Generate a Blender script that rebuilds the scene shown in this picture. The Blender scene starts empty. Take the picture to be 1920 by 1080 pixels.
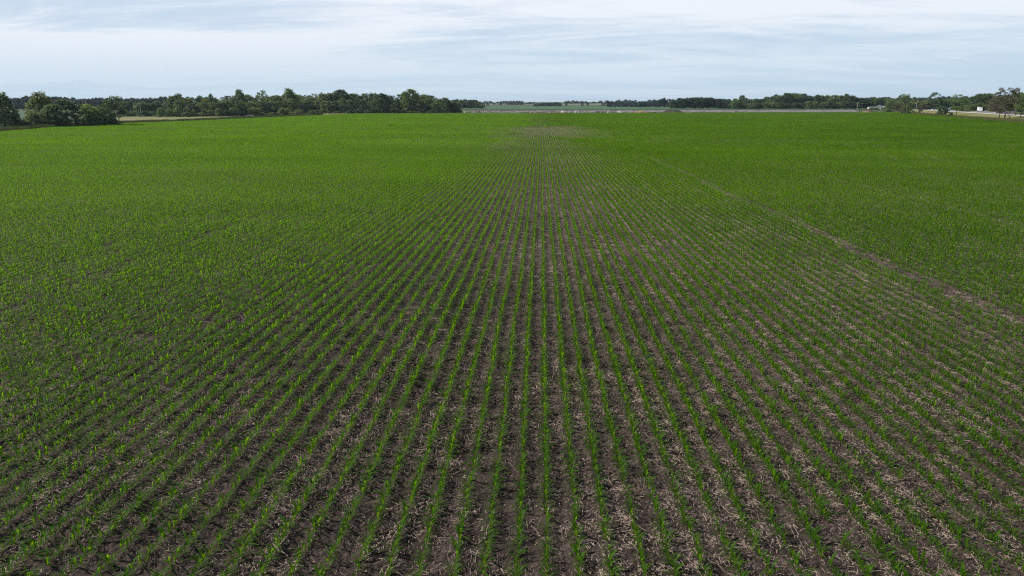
import bpy, bmesh, math, random
import numpy as np
from mathutils import Vector, Matrix, Euler

R = math.radians
sc = bpy.context.scene
C = sc.collection

# ------------------------------------------------------------------ camera
CAM_H, FPX, HOR = 10.7, 1300.0, 195.0
PITCH = math.atan((540 - HOR) / FPX)
YAW = R(2.34)
cd = bpy.data.cameras.new("camera")
cam = bpy.data.objects.new("camera", cd)
C.objects.link(cam)
cd.sensor_width = 36
cd.lens = FPX / 1920 * 36
cd.clip_start = 0.5
cd.clip_end = 30000
cam.location = (0, 0, CAM_H)
cam.rotation_euler = (math.pi / 2 - PITCH, 0, YAW)
sc.camera = cam
CM = Euler(cam.rotation_euler).to_matrix()

# ------------------------------------------------------------------ light and sky
SUN_AZ, SUN_EL = R(-76), R(42)          # azimuth from +Y, negative = to the left
sdir = Vector((math.sin(SUN_AZ) * math.cos(SUN_EL), math.cos(SUN_AZ) * math.cos(SUN_EL), math.sin(SUN_EL)))
sl = bpy.data.lights.new("sun", 'SUN')
sl.energy = 5.0
sl.angle = R(0.9)
sl.color = (1.0, 0.95, 0.87)
so = bpy.data.objects.new("sun", sl)
so.rotation_euler = sdir.to_track_quat('Z', 'Y').to_euler()
C.objects.link(so)

sc.view_settings.view_transform = 'Standard'
sc.view_settings.look = 'None'
sc.view_settings.exposure = 0.05
sc.view_settings.gamma = 1
sc.cycles.use_denoising = False
sc.cycles.filter_width = 1.2
sc.cycles.volume_bounces = 0
sc.cycles.max_bounces = 6
sc.cycles.diffuse_bounces = 2
sc.cycles.transmission_bounces = 4
sc.cycles.caustics_reflective = False
sc.cycles.caustics_refractive = False


class NT:
    """small node-tree helper"""
    def __init__(s, nt):
        s.nt = nt; s.n = nt.nodes; s.l = nt.links
    def add(s, t, **kw):
        nd = s.n.new(t)
        for k, v in kw.items(): setattr(nd, k, v)
        return nd
    def link(s, a, b): s.l.new(a, b)
    def math(s, op, a, b=None, c=None, clamp=False):
        nd = s.add('ShaderNodeMath', operation=op, use_clamp=clamp)
        for i, v in enumerate((a, b, c)):
            if v is None: continue
            if isinstance(v, (int, float)): nd.inputs[i].default_value = v
            else: s.link(v, nd.inputs[i])
        return nd.outputs[0]
    def mixc(s, f, a, b, mode='MIX'):
        nd = s.add('ShaderNodeMix', data_type='RGBA', blend_type=mode)
        for i, v in ((0, f), (6, a), (7, b)):
            if isinstance(v, (int, float)): nd.inputs[i].default_value = v
            elif isinstance(v, tuple): nd.inputs[i].default_value = (*v, 1)
            else: s.link(v, nd.inputs[i])
        return nd.outputs[2]
    def noise(s, vec, scale, detail=4, rough=0.55, dist=0.0):
        nd = s.add('ShaderNodeTexNoise')
        nd.inputs['Scale'].default_value = scale
        nd.inputs['Detail'].default_value = detail
        nd.inputs['Roughness'].default_value = rough
        nd.inputs['Distortion'].default_value = dist
        if vec is not None: s.link(vec, nd.inputs['Vector'])
        return nd.outputs[0]
    def mapping(s, vec, scale=(1, 1, 1), loc=(0, 0, 0), rot=(0, 0, 0)):
        nd = s.add('ShaderNodeMapping')
        nd.inputs['Scale'].default_value = scale
        nd.inputs['Location'].default_value = loc
        nd.inputs['Rotation'].default_value = rot
        s.link(vec, nd.inputs['Vector'])
        return nd.outputs[0]
    def ramp(s, v, lo, hi):
        nd = s.add('ShaderNodeMapRange', interpolation_type='SMOOTHSTEP')
        nd.inputs[1].default_value = lo; nd.inputs[2].default_value = hi
        s.link(v, nd.inputs[0])
        return nd.outputs[0]


w = bpy.data.worlds.new("World")
sc.world = w
w.use_nodes = True
t = NT(w.node_tree)
t.n.clear()
out = t.add('ShaderNodeOutputWorld')
bg = t.add('ShaderNodeBackground')
sky = t.add('ShaderNodeTexSky', sky_type='NISHITA')
sky.sun_disc = False
sky.sun_elevation = SUN_EL
sky.sun_rotation = SUN_AZ
sky.air_density = 1.0
sky.dust_density = 0.6
sky.ozone_density = 1.6
skyc = t.mixc(1.0, sky.outputs[0], (0.065, 0.065, 0.065), 'MULTIPLY')
tc = t.add('ShaderNodeTexCoord').outputs['Generated']
sep = t.add('ShaderNodeSeparateXYZ'); t.link(tc, sep.inputs[0])
zc_ = t.math('MAXIMUM', sep.outputs[2], 0.0)
den = t.math('ADD', zc_, 0.10)
px_ = t.math('DIVIDE', sep.outputs[0], den)
py_ = t.math('DIVIDE', sep.outputs[1], den)
cmb = t.add('ShaderNodeCombineXYZ')
t.link(px_, cmb.inputs[0]); t.link(py_, cmb.inputs[1])
pv = cmb.outputs[0]
n1 = t.noise(t.mapping(pv, (0.42, 1.00, 1), (3.1, 1.7, 0), (0, 0, R(12))), 1.0, 8, 0.62, 1.3)
n2 = t.noise(t.mapping(pv, (0.16, 0.42, 1), (7.3, 4.2, 0), (0, 0, R(-10))), 1.0, 4, 0.5, 0.9)
n3 = t.noise(t.mapping(pv, (1.3, 3.6, 1), (1.3, 9.2, 0), (0, 0, R(20))), 1.0, 9, 0.68, 1.6)
s_ = t.math('ADD', t.math('MULTIPLY', n1, 0.42), t.math('ADD', t.math('MULTIPLY', n2, 0.42), t.math('MULTIPLY', n3, 0.16)))
cl = t.ramp(s_, 0.40, 0.56)
# brightening of the veil towards the sun
dp = t.add('ShaderNodeVectorMath', operation='DOT_PRODUCT')
t.link(tc, dp.inputs[0]); dp.inputs[1].default_value = sdir
glow = t.math('POWER', t.math('MAXIMUM', dp.outputs['Value'], 0.0), 1.6)
lowblue = t.ramp(sep.outputs[2], 0.01, 0.13)
veil = t.mixc(lowblue, (0.62, 0.74, 0.85), (0.83, 0.88, 0.95))
veil = t.mixc(t.math('MULTIPLY', t.math('MULTIPLY', glow, 0.95), lowblue, clamp=True), veil, (0.95, 0.95, 1.0))
blue = t.mixc(lowblue, (0.53, 0.68, 0.81), (0.54, 0.67, 0.82))
vis = t.mixc(t.math('ADD', 0.10, t.math('MULTIPLY', cl, 0.9)), blue, veil)
thin = t.ramp(sep.outputs[2], 0.16, 0.36)
up = t.mixc(t.math('MULTIPLY', cl, 0.12), skyc, veil)
colr = t.mixc(thin, vis, up)
t.link(colr, bg.inputs[0])
bg.inputs[1].default_value = 1.0
t.link(bg.outputs[0], out.inputs[0])

# ------------------------------------------------------------------ terrain
_t = np.arange(0, 9001, 2.0)
_k = [(0, 0), (65, -.8), (150, -1.35), (225, -1.65), (280, -1.7), (385, -.95), (450, -.95), (600, -.2), (750, .9), (900, 1.8),
      (1050, 2.4), (1500, 2.5), (2000, 2.5), (2600, 5), (3500, 15.9), (4300, 19), (9000, 6)]
_z = np.interp(_t, [a for a, b in _k], [b for a, b in _k])
_pad = np.pad(_z, 20, mode='edge')
_z = np.convolve(_pad, np.ones(41) / 41, mode='valid')


def h2(ix, iy, s):
    n = (ix.astype(np.int64) * 374761393 + iy.astype(np.int64) * 668265263 + s * 974711) & 0x7fffffff
    n = ((n ^ (n >> 13)) * 1274126177) & 0x7fffffff
    return ((n ^ (n >> 16)) & 0xffff) / 65535.0


def vnoise(x, y, s=0):
    x = np.asarray(x, float); y = np.asarray(y, float)
    ix = np.floor(x); iy = np.floor(y)
    fx = x - ix; fy = y - iy
    fx = fx * fx * (3 - 2 * fx); fy = fy * fy * (3 - 2 * fy)
    a = h2(ix, iy, s); b = h2(ix + 1, iy, s); c = h2(ix, iy + 1, s); d = h2(ix + 1, iy + 1, s)
    return (a * (1 - fx) + b * fx) * (1 - fy) + (c * (1 - fx) + d * fx) * fy


def sstep(a, b, v):
    u = np.clip((v - a) / (b - a), 0, 1)
    return u * u * (3 - 2 * u)


def ray(px, py):
    return CM @ Vector(((px - 960) / FPX, -(py - 540) / FPX, -1.0))


def plane_hit(px, py, z):
    d = ray(px, py)
    k = (z - CAM_H) / d.z
    return Vector((d.x * k, d.y * k, z))


RD1 = plane_hit(1920, 219, 1.8)
RD2 = plane_hit(1745, 207.9, 2.5)
rdir = (RD2 - RD1); rdir.z = 0; rdir.normalize()
rnrm = Vector((rdir.y, -rdir.x, 0))       # points away from the camera, to the right


def road_s(x, y):
    return (x - RD1.x) * rnrm.x + (y - RD1.y) * rnrm.y


def T(x, y):
    x = np.asarray(x, float); y = np.asarray(y, float)
    z = np.interp(y, _t, _z)
    und = (vnoise(x / 140 + 3, y / 90 + 5, 3) - .5) * .5 + (vnoise(x / 60, y / 45, 7) - .5) * .22
    und = und * sstep(60, 160, y) * (1 - sstep(500, 700, y))
    z = z + und
    # far rises
    z = z + sstep(2300, 3300, y) * (vnoise(x / 420 + 9, y / 600, 12) - .5) * 7
    s = road_s(x, y)
    zr = 1.8 + .7 * np.clip((y - 430) / 330, 0, 1)
    k = sstep(-42, -3, s) * (1 - sstep(1300, 1700, y)) * sstep(150, 300, y)
    return z * (1 - k) + zr * k


def T1(x, y): return float(T(x, y))


def hit(px, py):
    d = ray(px, py)
    z = 0.0
    p = None
    for _ in range(40):
        p = plane_hit(px, py, z)
        z = z * .5 + .5 * T1(p.x, p.y)
    p.z = T1(p.x, p.y)
    return p


FW = Vector((-math.sin(YAW), math.cos(YAW), 0))


def at(px, D):
    d = ray(px, HOR); d.z = 0
    k = D / d.dot(FW)
    x, y = d.x * k, d.y * k
    return Vector((x, y, T1(x, y)))


def z_at(px, py, p):
    """height above the sea of the point over p that is seen at row py"""
    d = ray(px, py)
    k = Vector((p.x, p.y, 0)).dot(FW) / Vector((d.x, d.y, 0)).dot(FW)
    return CAM_H + d.z * k


# ------------------------------------------------------------------ field outline (on the ground)
edge_px = [(-260, 268), (0, 247.5), (225, 232.5), (480, 222), (600, 216.4), (665, 214), (860, 213.4), (1050, 213), (1400, 212), (1700, 211.6),
           (1722, 214.2), (1765, 218), (1920, 230.5), (2250, 262)]
FIELD = [(-330, -30)] + [(lambda p: (p.x, p.y))(hit(*e)) for e in edge_px] + [(330, -30)]
FP = np.array(FIELD)


def in_poly(x, y, P=FP):
    x = np.asarray(x, float); y = np.asarray(y, float)
    ins = np.zeros(x.shape, bool)
    n = len(P)
    for i in range(n):
        x1, y1 = P[i]; x2, y2 = P[(i + 1) % n]
        c = ((y1 > y) != (y2 > y))
        with np.errstate(divide='ignore', invalid='ignore'):
            xx = (x2 - x1) * (y - y1) / (y2 - y1 + 1e-12) + x1
        ins ^= c & (x < xx)
    return ins


# ------------------------------------------------------------------ helpers
def mat(name, col=(.5, .5, .5), rough=.8, metal=0, spec=.4):
    m = bpy.data.materials.new(name)
    m.use_nodes = True
    b = m.node_tree.nodes['Principled BSDF']
    b.inputs['Base Color'].default_value = (*col, 1)
    b.inputs['Roughness'].default_value = rough
    b.inputs['Metallic'].default_value = metal
    b.inputs['Specular IOR Level'].default_value = spec
    return m


def noisy(name, c1, c2, scale=1.0, rough=.85, bump=0.0, bscale=None, spec=.3, detail=5, coord='Object'):
    m = mat(name, c1, rough, 0, spec)
    t = NT(m.node_tree)
    b = t.n['Principled BSDF']
    co = t.add('ShaderNodeTexCoord').outputs[coord]
    f = t.ramp(t.noise(co, scale, detail, .6), .35, .65)
    t.link(t.mixc(f, c1, c2), b.inputs['Base Color'])
    if bump:
        bn = t.add('ShaderNodeBump'); bn.inputs['Strength'].default_value = bump
        bn.inputs['Distance'].default_value = .1
        t.link(t.noise(co, bscale or scale * 4, 6, .65), bn.inputs['Height'])
        t.link(bn.outputs[0], b.inputs['Normal'])
    return m


def world_pos(t):
    return t.add('ShaderNodeNewGeometry').outputs['Position']


def leafmat(name, base, alt, trans, tmix=.35, rough=.5, spec=.4, hue=0.25, nscale=.08):
    m = bpy.data.materials.new(name)
    m.use_nodes = True
    t = NT(m.node_tree)
    b = t.n['Principled BSDF']; o = t.n['Material Output']
    oi = t.add('ShaderNodeObjectInfo')
    f1 = t.math('MULTIPLY', oi.outputs['Random'], hue)
    f2 = t.math('MULTIPLY', t.ramp((t.noise(t.mapping(world_pos(t), nscale), 1, 5, .6) if isinstance(nscale, tuple) else t.noise(world_pos(t), nscale, 4, .6)), .35, .65), 1 - hue)
    f = t.math('ADD', f1, f2)
    t.link(t.mixc(f, base, alt), b.inputs['Base Color'])
    b.inputs['Roughness'].default_value = rough
    b.inputs['Specular IOR Level'].default_value = spec
    tr = t.add('ShaderNodeBsdfTranslucent')
    t.link(t.mixc(f, trans, tuple(min(1, a * 1.3) for a in trans)), tr.inputs[0])
    mx = t.add('ShaderNodeMixShader'); mx.inputs[0].default_value = tmix
    t.link(b.outputs[0], mx.inputs[1]); t.link(tr.outputs[0], mx.inputs[2])
    t.link(mx.outputs[0], o.inputs[0])
    return m


def mesh_np(name, V, Q, m=None, smooth=False):
    """V (n,3), Q (k,4) quads or (k,3) tris"""
    V = np.asarray(V, np.float32); Q = np.asarray(Q, np.int32)
    me = bpy.data.meshes.new(name)
    k = Q.shape[1]
    me.vertices.add(len(V)); me.vertices.foreach_set('co', V.ravel())
    me.loops.add(Q.size); me.loops.foreach_set('vertex_index', Q.ravel())
    me.polygons.add(len(Q))
    me.polygons.foreach_set('loop_start', np.arange(0, Q.size, k, dtype=np.int32))
    me.polygons.foreach_set('loop_total', np.full(len(Q), k, np.int32))
    if smooth: me.polygons.foreach_set('use_smooth', np.ones(len(Q), bool))
    me.update(calc_edges=True)
    if m: me.materials.append(m)
    return me


def link(name, me, parent=None, loc=None):
    o = bpy.data.objects.new(name, me)
    C.objects.link(o)
    if parent: o.parent = parent
    if loc is not None: o.location = loc
    return o


def tag(o, label=None, cat=None, group=None, kind=None):
    if label: o['label'] = label
    if cat: o['category'] = cat
    if group: o['group'] = group
    if kind: o['kind'] = kind
    return o


def thing(name, label, cat, loc, rz=0, group=None):
    o = bpy.data.objects.new(name, None)
    o.empty_display_size = .5
    C.objects.link(o)
    o.location = loc; o.rotation_euler = (0, 0, rz)
    return tag(o, label, cat, group)


class MB:
    """collects boxes, tubes and lathes, builds ONE mesh"""
    def __init__(s): s.bm = bmesh.new()
    def box(s, x0, x1, y0, y1, z0, z1, bev=0.0, top=None):
        vs = [s.bm.verts.new(p) for p in ((x0, y0, z0), (x1, y0, z0), (x1, y1, z0), (x0, y1, z0), (x0, y0, z1), (x1, y0, z1), (x1, y1, z1), (x0, y1, z1))]
        if top:
            for v, (dx, dy) in zip(vs[4:], ((1, 1), (-1, 1), (-1, -1), (1, -1))):
                v.co.x += dx * top[0]; v.co.y += dy * top[1]
        fs = [s.bm.faces.new([vs[i] for i in f]) for f in ((0, 3, 2, 1), (4, 5, 6, 7), (0, 1, 5, 4), (1, 2, 6, 5), (2, 3, 7, 6), (3, 0, 4, 7))]
        if bev:
            es = list({e for f in fs for e in f.edges})
            bmesh.ops.bevel(s.bm, geom=es, offset=bev, segments=2, affect='EDGES', profile=.5)
        return s
    def prism(s, pts, y0, y1):
        """outline in x,z extruded along y"""
        a = [s.bm.verts.new((x, y0, z)) for x, z in pts]; b = [s.bm.verts.new((x, y1, z)) for x, z in pts]
        s.bm.faces.new(a); s.bm.faces.new(b[::-1])
        n = len(pts)
        for i in range(n): s.bm.faces.new((a[(i + 1) % n], a[i], b[i], b[(i + 1) % n]))
        return s
    def tube(s, pts, rad, seg=7):
        rings = []
        pts = [Vector(p) for p in pts]
        for i, p in enumerate(pts):
            d = (pts[min(i + 1, len(pts) - 1)] - pts[max(i - 1, 0)]).normalized()
            q = d.to_track_quat('Z', 'Y')
            r = rad[i] if isinstance(rad, (list, tuple)) else rad
            rings.append([s.bm.verts.new(p + q @ Vector((math.cos(a) * r, math.sin(a) * r, 0))) for a in [2 * math.pi * k / seg for k in range(seg)]])
        for a, b in zip(rings, rings[1:]):
            for k in range(seg): s.bm.faces.new((a[k], a[(k + 1) % seg], b[(k + 1) % seg], b[k]))
        s.bm.faces.new(rings[0][::-1]); s.bm.faces.new(rings[-1])
        return s
    def build(s, name, m, parent=None, smooth=False):
        bmesh.ops.recalc_face_normals(s.bm, faces=s.bm.faces)
        me = bpy.data.meshes.new(name)
        s.bm.to_mesh(me); s.bm.free()
        me.materials.append(m)
        if smooth: me.polygons.foreach_set('use_smooth', [True] * len(me.polygons))
        return link(name, me, parent)


# ------------------------------------------------------------------ ground sheet
def axis(lo, hi, near_lo, near_hi, fine, grow, mx):
    a = list(np.arange(near_lo, near_hi, fine))
    st = fine; v = a[-1]
    while v < hi:
        st = min(st * (1.008 if st < .3 else 1.05), mx if v < 1200 else 160); v += st; a.append(v)
    st = fine; v = a[0]; L = []
    while v > lo:
        st = min(st * (1.008 if st < .3 else 1.05), mx if v > -1200 else 160); v -= st; L.append(v)
    return np.array(L[::-1] + a)


ROW0, ROWS = .256, .762
gx = axis(-7000, 7000, -17, 17, .05, 1.03, 9)
gy = axis(-60, 9000, 11, 32, .05, 1.02, 9)
GX, GY = np.meshgrid(gx, gy)
GZ = T(GX, GY)
inf = in_poly(GX, GY)
sx, sy = np.meshgrid(np.gradient(gx), np.gradient(gy))
cell = np.maximum(sx, sy)
near = 1 - sstep(.10, .28, cell)
ph = ((GX - ROW0) / ROWS) * 2 * np.pi
clod = (vnoise(GX / .34, GY / .30, 21) - .5) * .085 + (np.abs(vnoise(GX / .17, GY / .16, 22) - .5) * 2 - .5) * .075 + (vnoise(GX / 1.1, GY / .8, 23) - .5) * .05
GZ = GZ + near * (clod * (.45 + .8 * vnoise(GX / 1.9, GY / 2.6, 24)) - .012 * np.cos(ph + np.pi))
V = np.stack([GX, GY, GZ], -1).reshape(-1, 3)
nx, ny = len(gx), len(gy)
ii = np.arange(nx * ny).reshape(ny, nx)
Q = np.stack([ii[:-1, :-1], ii[:-1, 1:], ii[1:, 1:], ii[1:, :-1]], -1).reshape(-1, 4)

mg = mat("ground_soil_and_pasture", rough=.95, spec=.15)
t = NT(mg.node_tree); b = t.n['Principled BSDF']
P = world_pos(t)
fa = t.add('ShaderNodeAttribute', attribute_name='field').outputs['Fac']
rz_ = t.add('ShaderNodeAttribute', attribute_name='residue').outputs['Fac']
soil = t.mixc(t.ramp(t.noise(P, 1.3, 7, .65), .3, .7), (.031, .0225, .0198), (.100, .073, .064))
soil = t.mixc(t.math('MULTIPLY', t.ramp(t.noise(P, 9, 5, .7), .45, .75), .45), soil, (.14, .112, .097))
vor = t.add('ShaderNodeTexVoronoi'); vor.inputs['Scale'].default_value = 5.5; vor.inputs['Randomness'].default_value = 1
t.link(t.mapping(P, (1, 1, .2)), vor.inputs['Vector'])
sp = t.math('LESS_THAN', vor.outputs['Distance'], .22)
sp = t.math('MULTIPLY', sp, t.ramp(t.noise(P, .7, 3), .3, .6))
soil = t.mixc(t.math('MULTIPLY', sp, t.math('MULTIPLY', rz_, .55)), soil, (.27, .215, .18))
past = t.mixc(t.ramp(t.noise(t.mapping(P, (.004, .012, .01)), 1, 5, .6), .35, .65), (.050, .095, .035), (.10, .13, .055))
past = t.mixc(t.ramp(t.noise(t.mapping(P, (.0015, .007, .01)), 1, 2, .4), .52, .60), past, (.13, .15, .085))
past = t.mixc(t.math('MULTIPLY', t.noise(P, .5, 5, .7), .4), past, (.03, .045, .018))
t.link(t.mixc(fa, past, soil), b.inputs['Base Color'])
bn = t.add('ShaderNodeBump'); bn.inputs['Strength'].default_value = 1; bn.inputs['Distance'].default_value = .11
vb = t.add('ShaderNodeTexVoronoi'); vb.inputs['Scale'].default_value = 8.5
t.link(t.mapping(P, (1, 1.15, .6)), vb.inputs['Vector'])
t.link(t.math('SUBTRACT', t.noise(P, 11, 6, .7), t.math('MULTIPLY', vb.outputs['Distance'], .8)), bn.inputs['Height'])
t.link(bn.outputs[0], b.inputs['Normal'])
me = mesh_np("ground", V, Q, mg, True)
a = me.attributes.new('field', 'FLOAT', 'POINT'); a.data.foreach_set('value', inf.astype(np.float32).ravel())
res = np.clip(.45 + .5 * sstep(-6, 14, GX) + (vnoise(GX / 4, GY / 9, 31) - .5) * .8, 0, 1)
a = me.attributes.new('residue', 'FLOAT', 'POINT'); a.data.foreach_set('value', res.astype(np.float32).ravel())
tag(link("ground", me), kind='structure')
del V, Q, GX, GY, GZ, ii


def sheet(name, poly, step, off, m, edgef=None):
    """a convex patch of ground cover that follows the terrain"""
    xs = [p[0] for p in poly]; ys = [p[1] for p in poly]
    X, Y = np.meshgrid(np.arange(min(xs) - step, max(xs) + step * 2, step), np.arange(min(ys) - step, max(ys) + step * 2, step))
    n, k = X.shape[1], X.shape[0]
    ii = np.arange(n * k).reshape(k, n)
    Q = np.stack([ii[:-1, :-1], ii[:-1, 1:], ii[1:, 1:], ii[1:, :-1]], -1).reshape(-1, 4)
    me = mesh_np(name, np.stack([X, Y, X * 0], -1).reshape(-1, 3), Q, m, True)
    bm = bmesh.new(); bm.from_mesh(me)
    c = Vector((sum(xs) / len(xs), sum(ys) / len(ys), 0))
    for i in range(len(poly)):
        p = Vector((*poly[i], 0)); q = Vector((*poly[(i + 1) % len(poly)], 0))
        nrm = Vector(((q - p).y, -(q - p).x, 0)).normalized()
        if (c - p).dot(nrm) > 0: nrm = -nrm
        bmesh.ops.bisect_plane(bm, geom=bm.verts[:] + bm.edges[:] + bm.faces[:], plane_co=p, plane_no=nrm, clear_outer=True)
    co = np.array([v.co[:] for v in bm.verts])
    z = T(co[:, 0], co[:, 1]) + off
    for v, zz in zip(bm.verts, z): v.co.z = zz
    bm.to_mesh(me); bm.free()
    return tag(link(name, me), kind='structure')


def pxy(px, py):
    p = hit(px, py); return (p.x, p.y)


def dxy(px, D):
    p = at(px, D); return (p.x, p.y)


# ------------------------------------------------------------------ materials
M = {}
M['corn'] = leafmat("corn_leaf", (.033, .104, .006), (.070, .145, .006), (.20, .40, .006), .46, .55, .10, .35, (.012, .03, .03))
M['drygrass'] = noisy("dry_grass", (.23, .20, .08), (.15, .17, .055), .05, 1, .4, 2)
M['verge'] = noisy("verge_grass", (.25, .22, .07), (.14, .17, .045), .06, 1, .4, 2)
M['redgrass'] = noisy("seeded_grass", (.23, .16, .10), (.20, .18, .08), .09, 1, .4, 2)
M['gravel'] = noisy("gravel", (.25, .225, .215), (.16, .145, .14), .12, .95, .6, 1.2)
M['palegravel'] = noisy("pale_gravel", (.66, .63, .58), (.54, .50, .45), .4, .95, .4, 2)
M['concrete'] = noisy("road_concrete", (.62, .59, .55), (.54, .51, .48), .2, .9, .2, 4)
M['asphalt'] = noisy("road_asphalt", (.16, .155, .16), (.12, .115, .12), .2, .9, .2, 4)
M['bark'] = noisy("bark", (.10, .08, .065), (.05, .04, .032), 2, .95, .8, 8)
M['deadwood'] = noisy("dead_wood", (.36, .34, .37), (.22, .20, .22), 2, .95, .6, 8)
M['white'] = mat("white_paint", (.82, .83, .84), .4)
M['cream'] = noisy("cream_siding", (.62, .60, .53), (.55, .53, .47), .5, .7, .2, 3)
M['roofgrey'] = noisy("grey_roof", (.15, .17, .18), (.11, .125, .135), .5, .7, .3, 3)
M['roofblue'] = noisy("blue_grey_roof", (.13, .15, .21), (.10, .12, .17), .5, .6, .3, 3)
M['dark'] = mat("dark_rubber", (.02, .02, .022), .8)
M['glass'] = mat("dark_glass", (.03, .04, .05), .1, 0, .6)
M['silver'] = mat("silver_paint", (.35, .37, .40), .35, .5)
M['trailer'] = mat("blue_grey_panel", (.30, .35, .42), .5)
M['pole'] = noisy("weathered_pole", (.38, .36, .33), (.28, .26, .24), 1, .9, .3, 5)
M['clay'] = noisy("orange_clay", (.34, .22, .10), (.27, .18, .09), .6, .95, .8, 3)
M['spoil'] = noisy("dark_spoil", (.06, .055, .035), (.035, .04, .02), .8, .95, .9, 3)
M['rubble'] = noisy("rubble", (.20, .175, .17), (.10, .088, .085), .7, .95, .8, 3)
M['straw'] = leafmat("dry_stalk", (.54, .42, .345), (.20, .15, .125), (.3, .22, .15), .08, .7, .3, .9, 2.0)
LEAF = {
    'dark': leafmat("leaf_dark", (0.043, 0.081, 0.034), (0.087, 0.136, 0.051), (0.097, 0.165, 0.039), .25, .55, .35, .5, .14),
    'mid': leafmat("leaf_mid", (0.076, 0.130, 0.050), (0.161, 0.220, 0.076), (0.179, 0.268, 0.056), .28, .55, .35, .5, .14),
    'olive': leafmat("leaf_olive", (0.126, 0.165, 0.062), (0.220, 0.262, 0.102), (0.233, 0.295, 0.062), .3, .55, .35, .5, .2),
    'bright': leafmat("leaf_bright", (0.114, 0.179, 0.036), (0.186, 0.257, 0.057), (0.257, 0.372, 0.043), .35, .5, .35, .5, .25),
    'blue': leafmat("leaf_far", (0.031, 0.053, 0.035), (0.051, 0.078, 0.045), (0.051, 0.089, 0.037), .2, .6, .3, .6, .05),
    'rust': leafmat("leaf_rusty", (.105, .092, .056), (.14, .135, .075), (.14, .13, .06), .28, .6, .3, .5, .3),
}

# ------------------------------------------------------------------ corn and residue
rng = np.random.default_rng(11)


def strip(p, hdir, L, W, up, droop, nseg):
    """an arching leaf: returns verts, quads"""
    side = np.array([-hdir[1], hdir[0], 0.0])
    tt = np.linspace(0, 1, nseg + 1)
    ang = up - (up + droop) * tt ** 1.15
    seg = L / nseg
    pos = [np.array(p, float)]
    for a in ang[:-1]:
        pos.append(pos[-1] + seg * np.array([hdir[0] * math.cos(a), hdir[1] * math.cos(a), math.sin(a)]))
    wd = W * np.interp(tt, [0, .25, .6, 1], [.55, 1, .8, .08]) / 2
    V = []
    tw = rng.uniform(-.5, .5)
    for q, ww, t_ in zip(pos, wd, tt):
        s = side * math.cos(tw * t_) + np.array([0, 0, 1]) * math.sin(tw * t_)
        V += [q - s * ww, q + s * ww]
    Qs = [[2 * i, 2 * i + 1, 2 * i + 3, 2 * i + 2] for i in range(nseg)]
    return np.array(V), np.array(Qs)


def corn_plant(lod):
    Vs, Qs, n = [], [], 0
    h = rng.uniform(.13, .2)
    base = rng.uniform(0, 2 * math.pi)
    nl, ns = ((7, 5), (5, 3), (4, 2))[lod]
    wk = (1, 1.1, 1.35)[lod]
    if lod == 0:
        for a in (0, math.pi / 2):
            d = np.array([math.cos(a), math.sin(a), 0]) * .007
            Vs.append(np.array([-d, d, d * .8 + [0, 0, h], -d * .8 + [0, 0, h]])); Qs.append(np.array([[0, 1, 2, 3]]) + n); n += 4
    for i in range(nl):
        f = i / (nl - 1)
        a = base + (i % 2) * math.pi + rng.normal(0, .35)
        L = (.20 + .20 * math.sin(math.pi * (.15 + .8 * f))) * rng.uniform(.85, 1.15)
        v, q = strip((0, 0, h * (.15 + .85 * f)), (math.cos(a), math.sin(a)), L, rng.uniform(.027, .043) * wk,
                     .75 + .6 * f + rng.normal(0, .12), .9 - .8 * f + rng.normal(0, .2), ns)
        Vs.append(v); Qs.append(q + n); n += len(v)
    return np.concatenate(Vs), np.concatenate(Qs)


def place(parts):
    Vs, Qs, n = [], [], 0
    for v, q, x, y, s, r in parts:
        c_, s_ = math.cos(r), math.sin(r)
        w_ = np.stack([(v[:, 0] * c_ - v[:, 1] * s_) * s + x, (v[:, 0] * s_ + v[:, 1] * c_) * s + y, v[:, 2] * s], -1)
        Vs.append(w_); Qs.append(q + n); n += len(v)
    return np.concatenate(Vs), np.concatenate(Qs)


def source(name, meshes):
    col = bpy.data.collections.new(name)
    for i, m in enumerate(meshes):
        o = bpy.data.objects.new("%s_%02d" % (name, i), m)
        col.objects.link(o)
    return col


def scatter(name, col, P, idx, rot, scl):
    me = bpy.data.meshes.new(name)
    me.vertices.add(len(P)); me.vertices.foreach_set('co', np.asarray(P, np.float32).ravel())
    a = me.attributes.new('vi', 'INT', 'POINT'); a.data.foreach_set('value', np.asarray(idx, np.int32))
    a = me.attributes.new('rt', 'FLOAT_VECTOR', 'POINT'); a.data.foreach_set('vector', np.asarray(rot, np.float32).ravel())
    a = me.attributes.new('sl', 'FLOAT_VECTOR', 'POINT'); a.data.foreach_set('vector', np.asarray(scl, np.float32).ravel())
    return me, col


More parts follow.
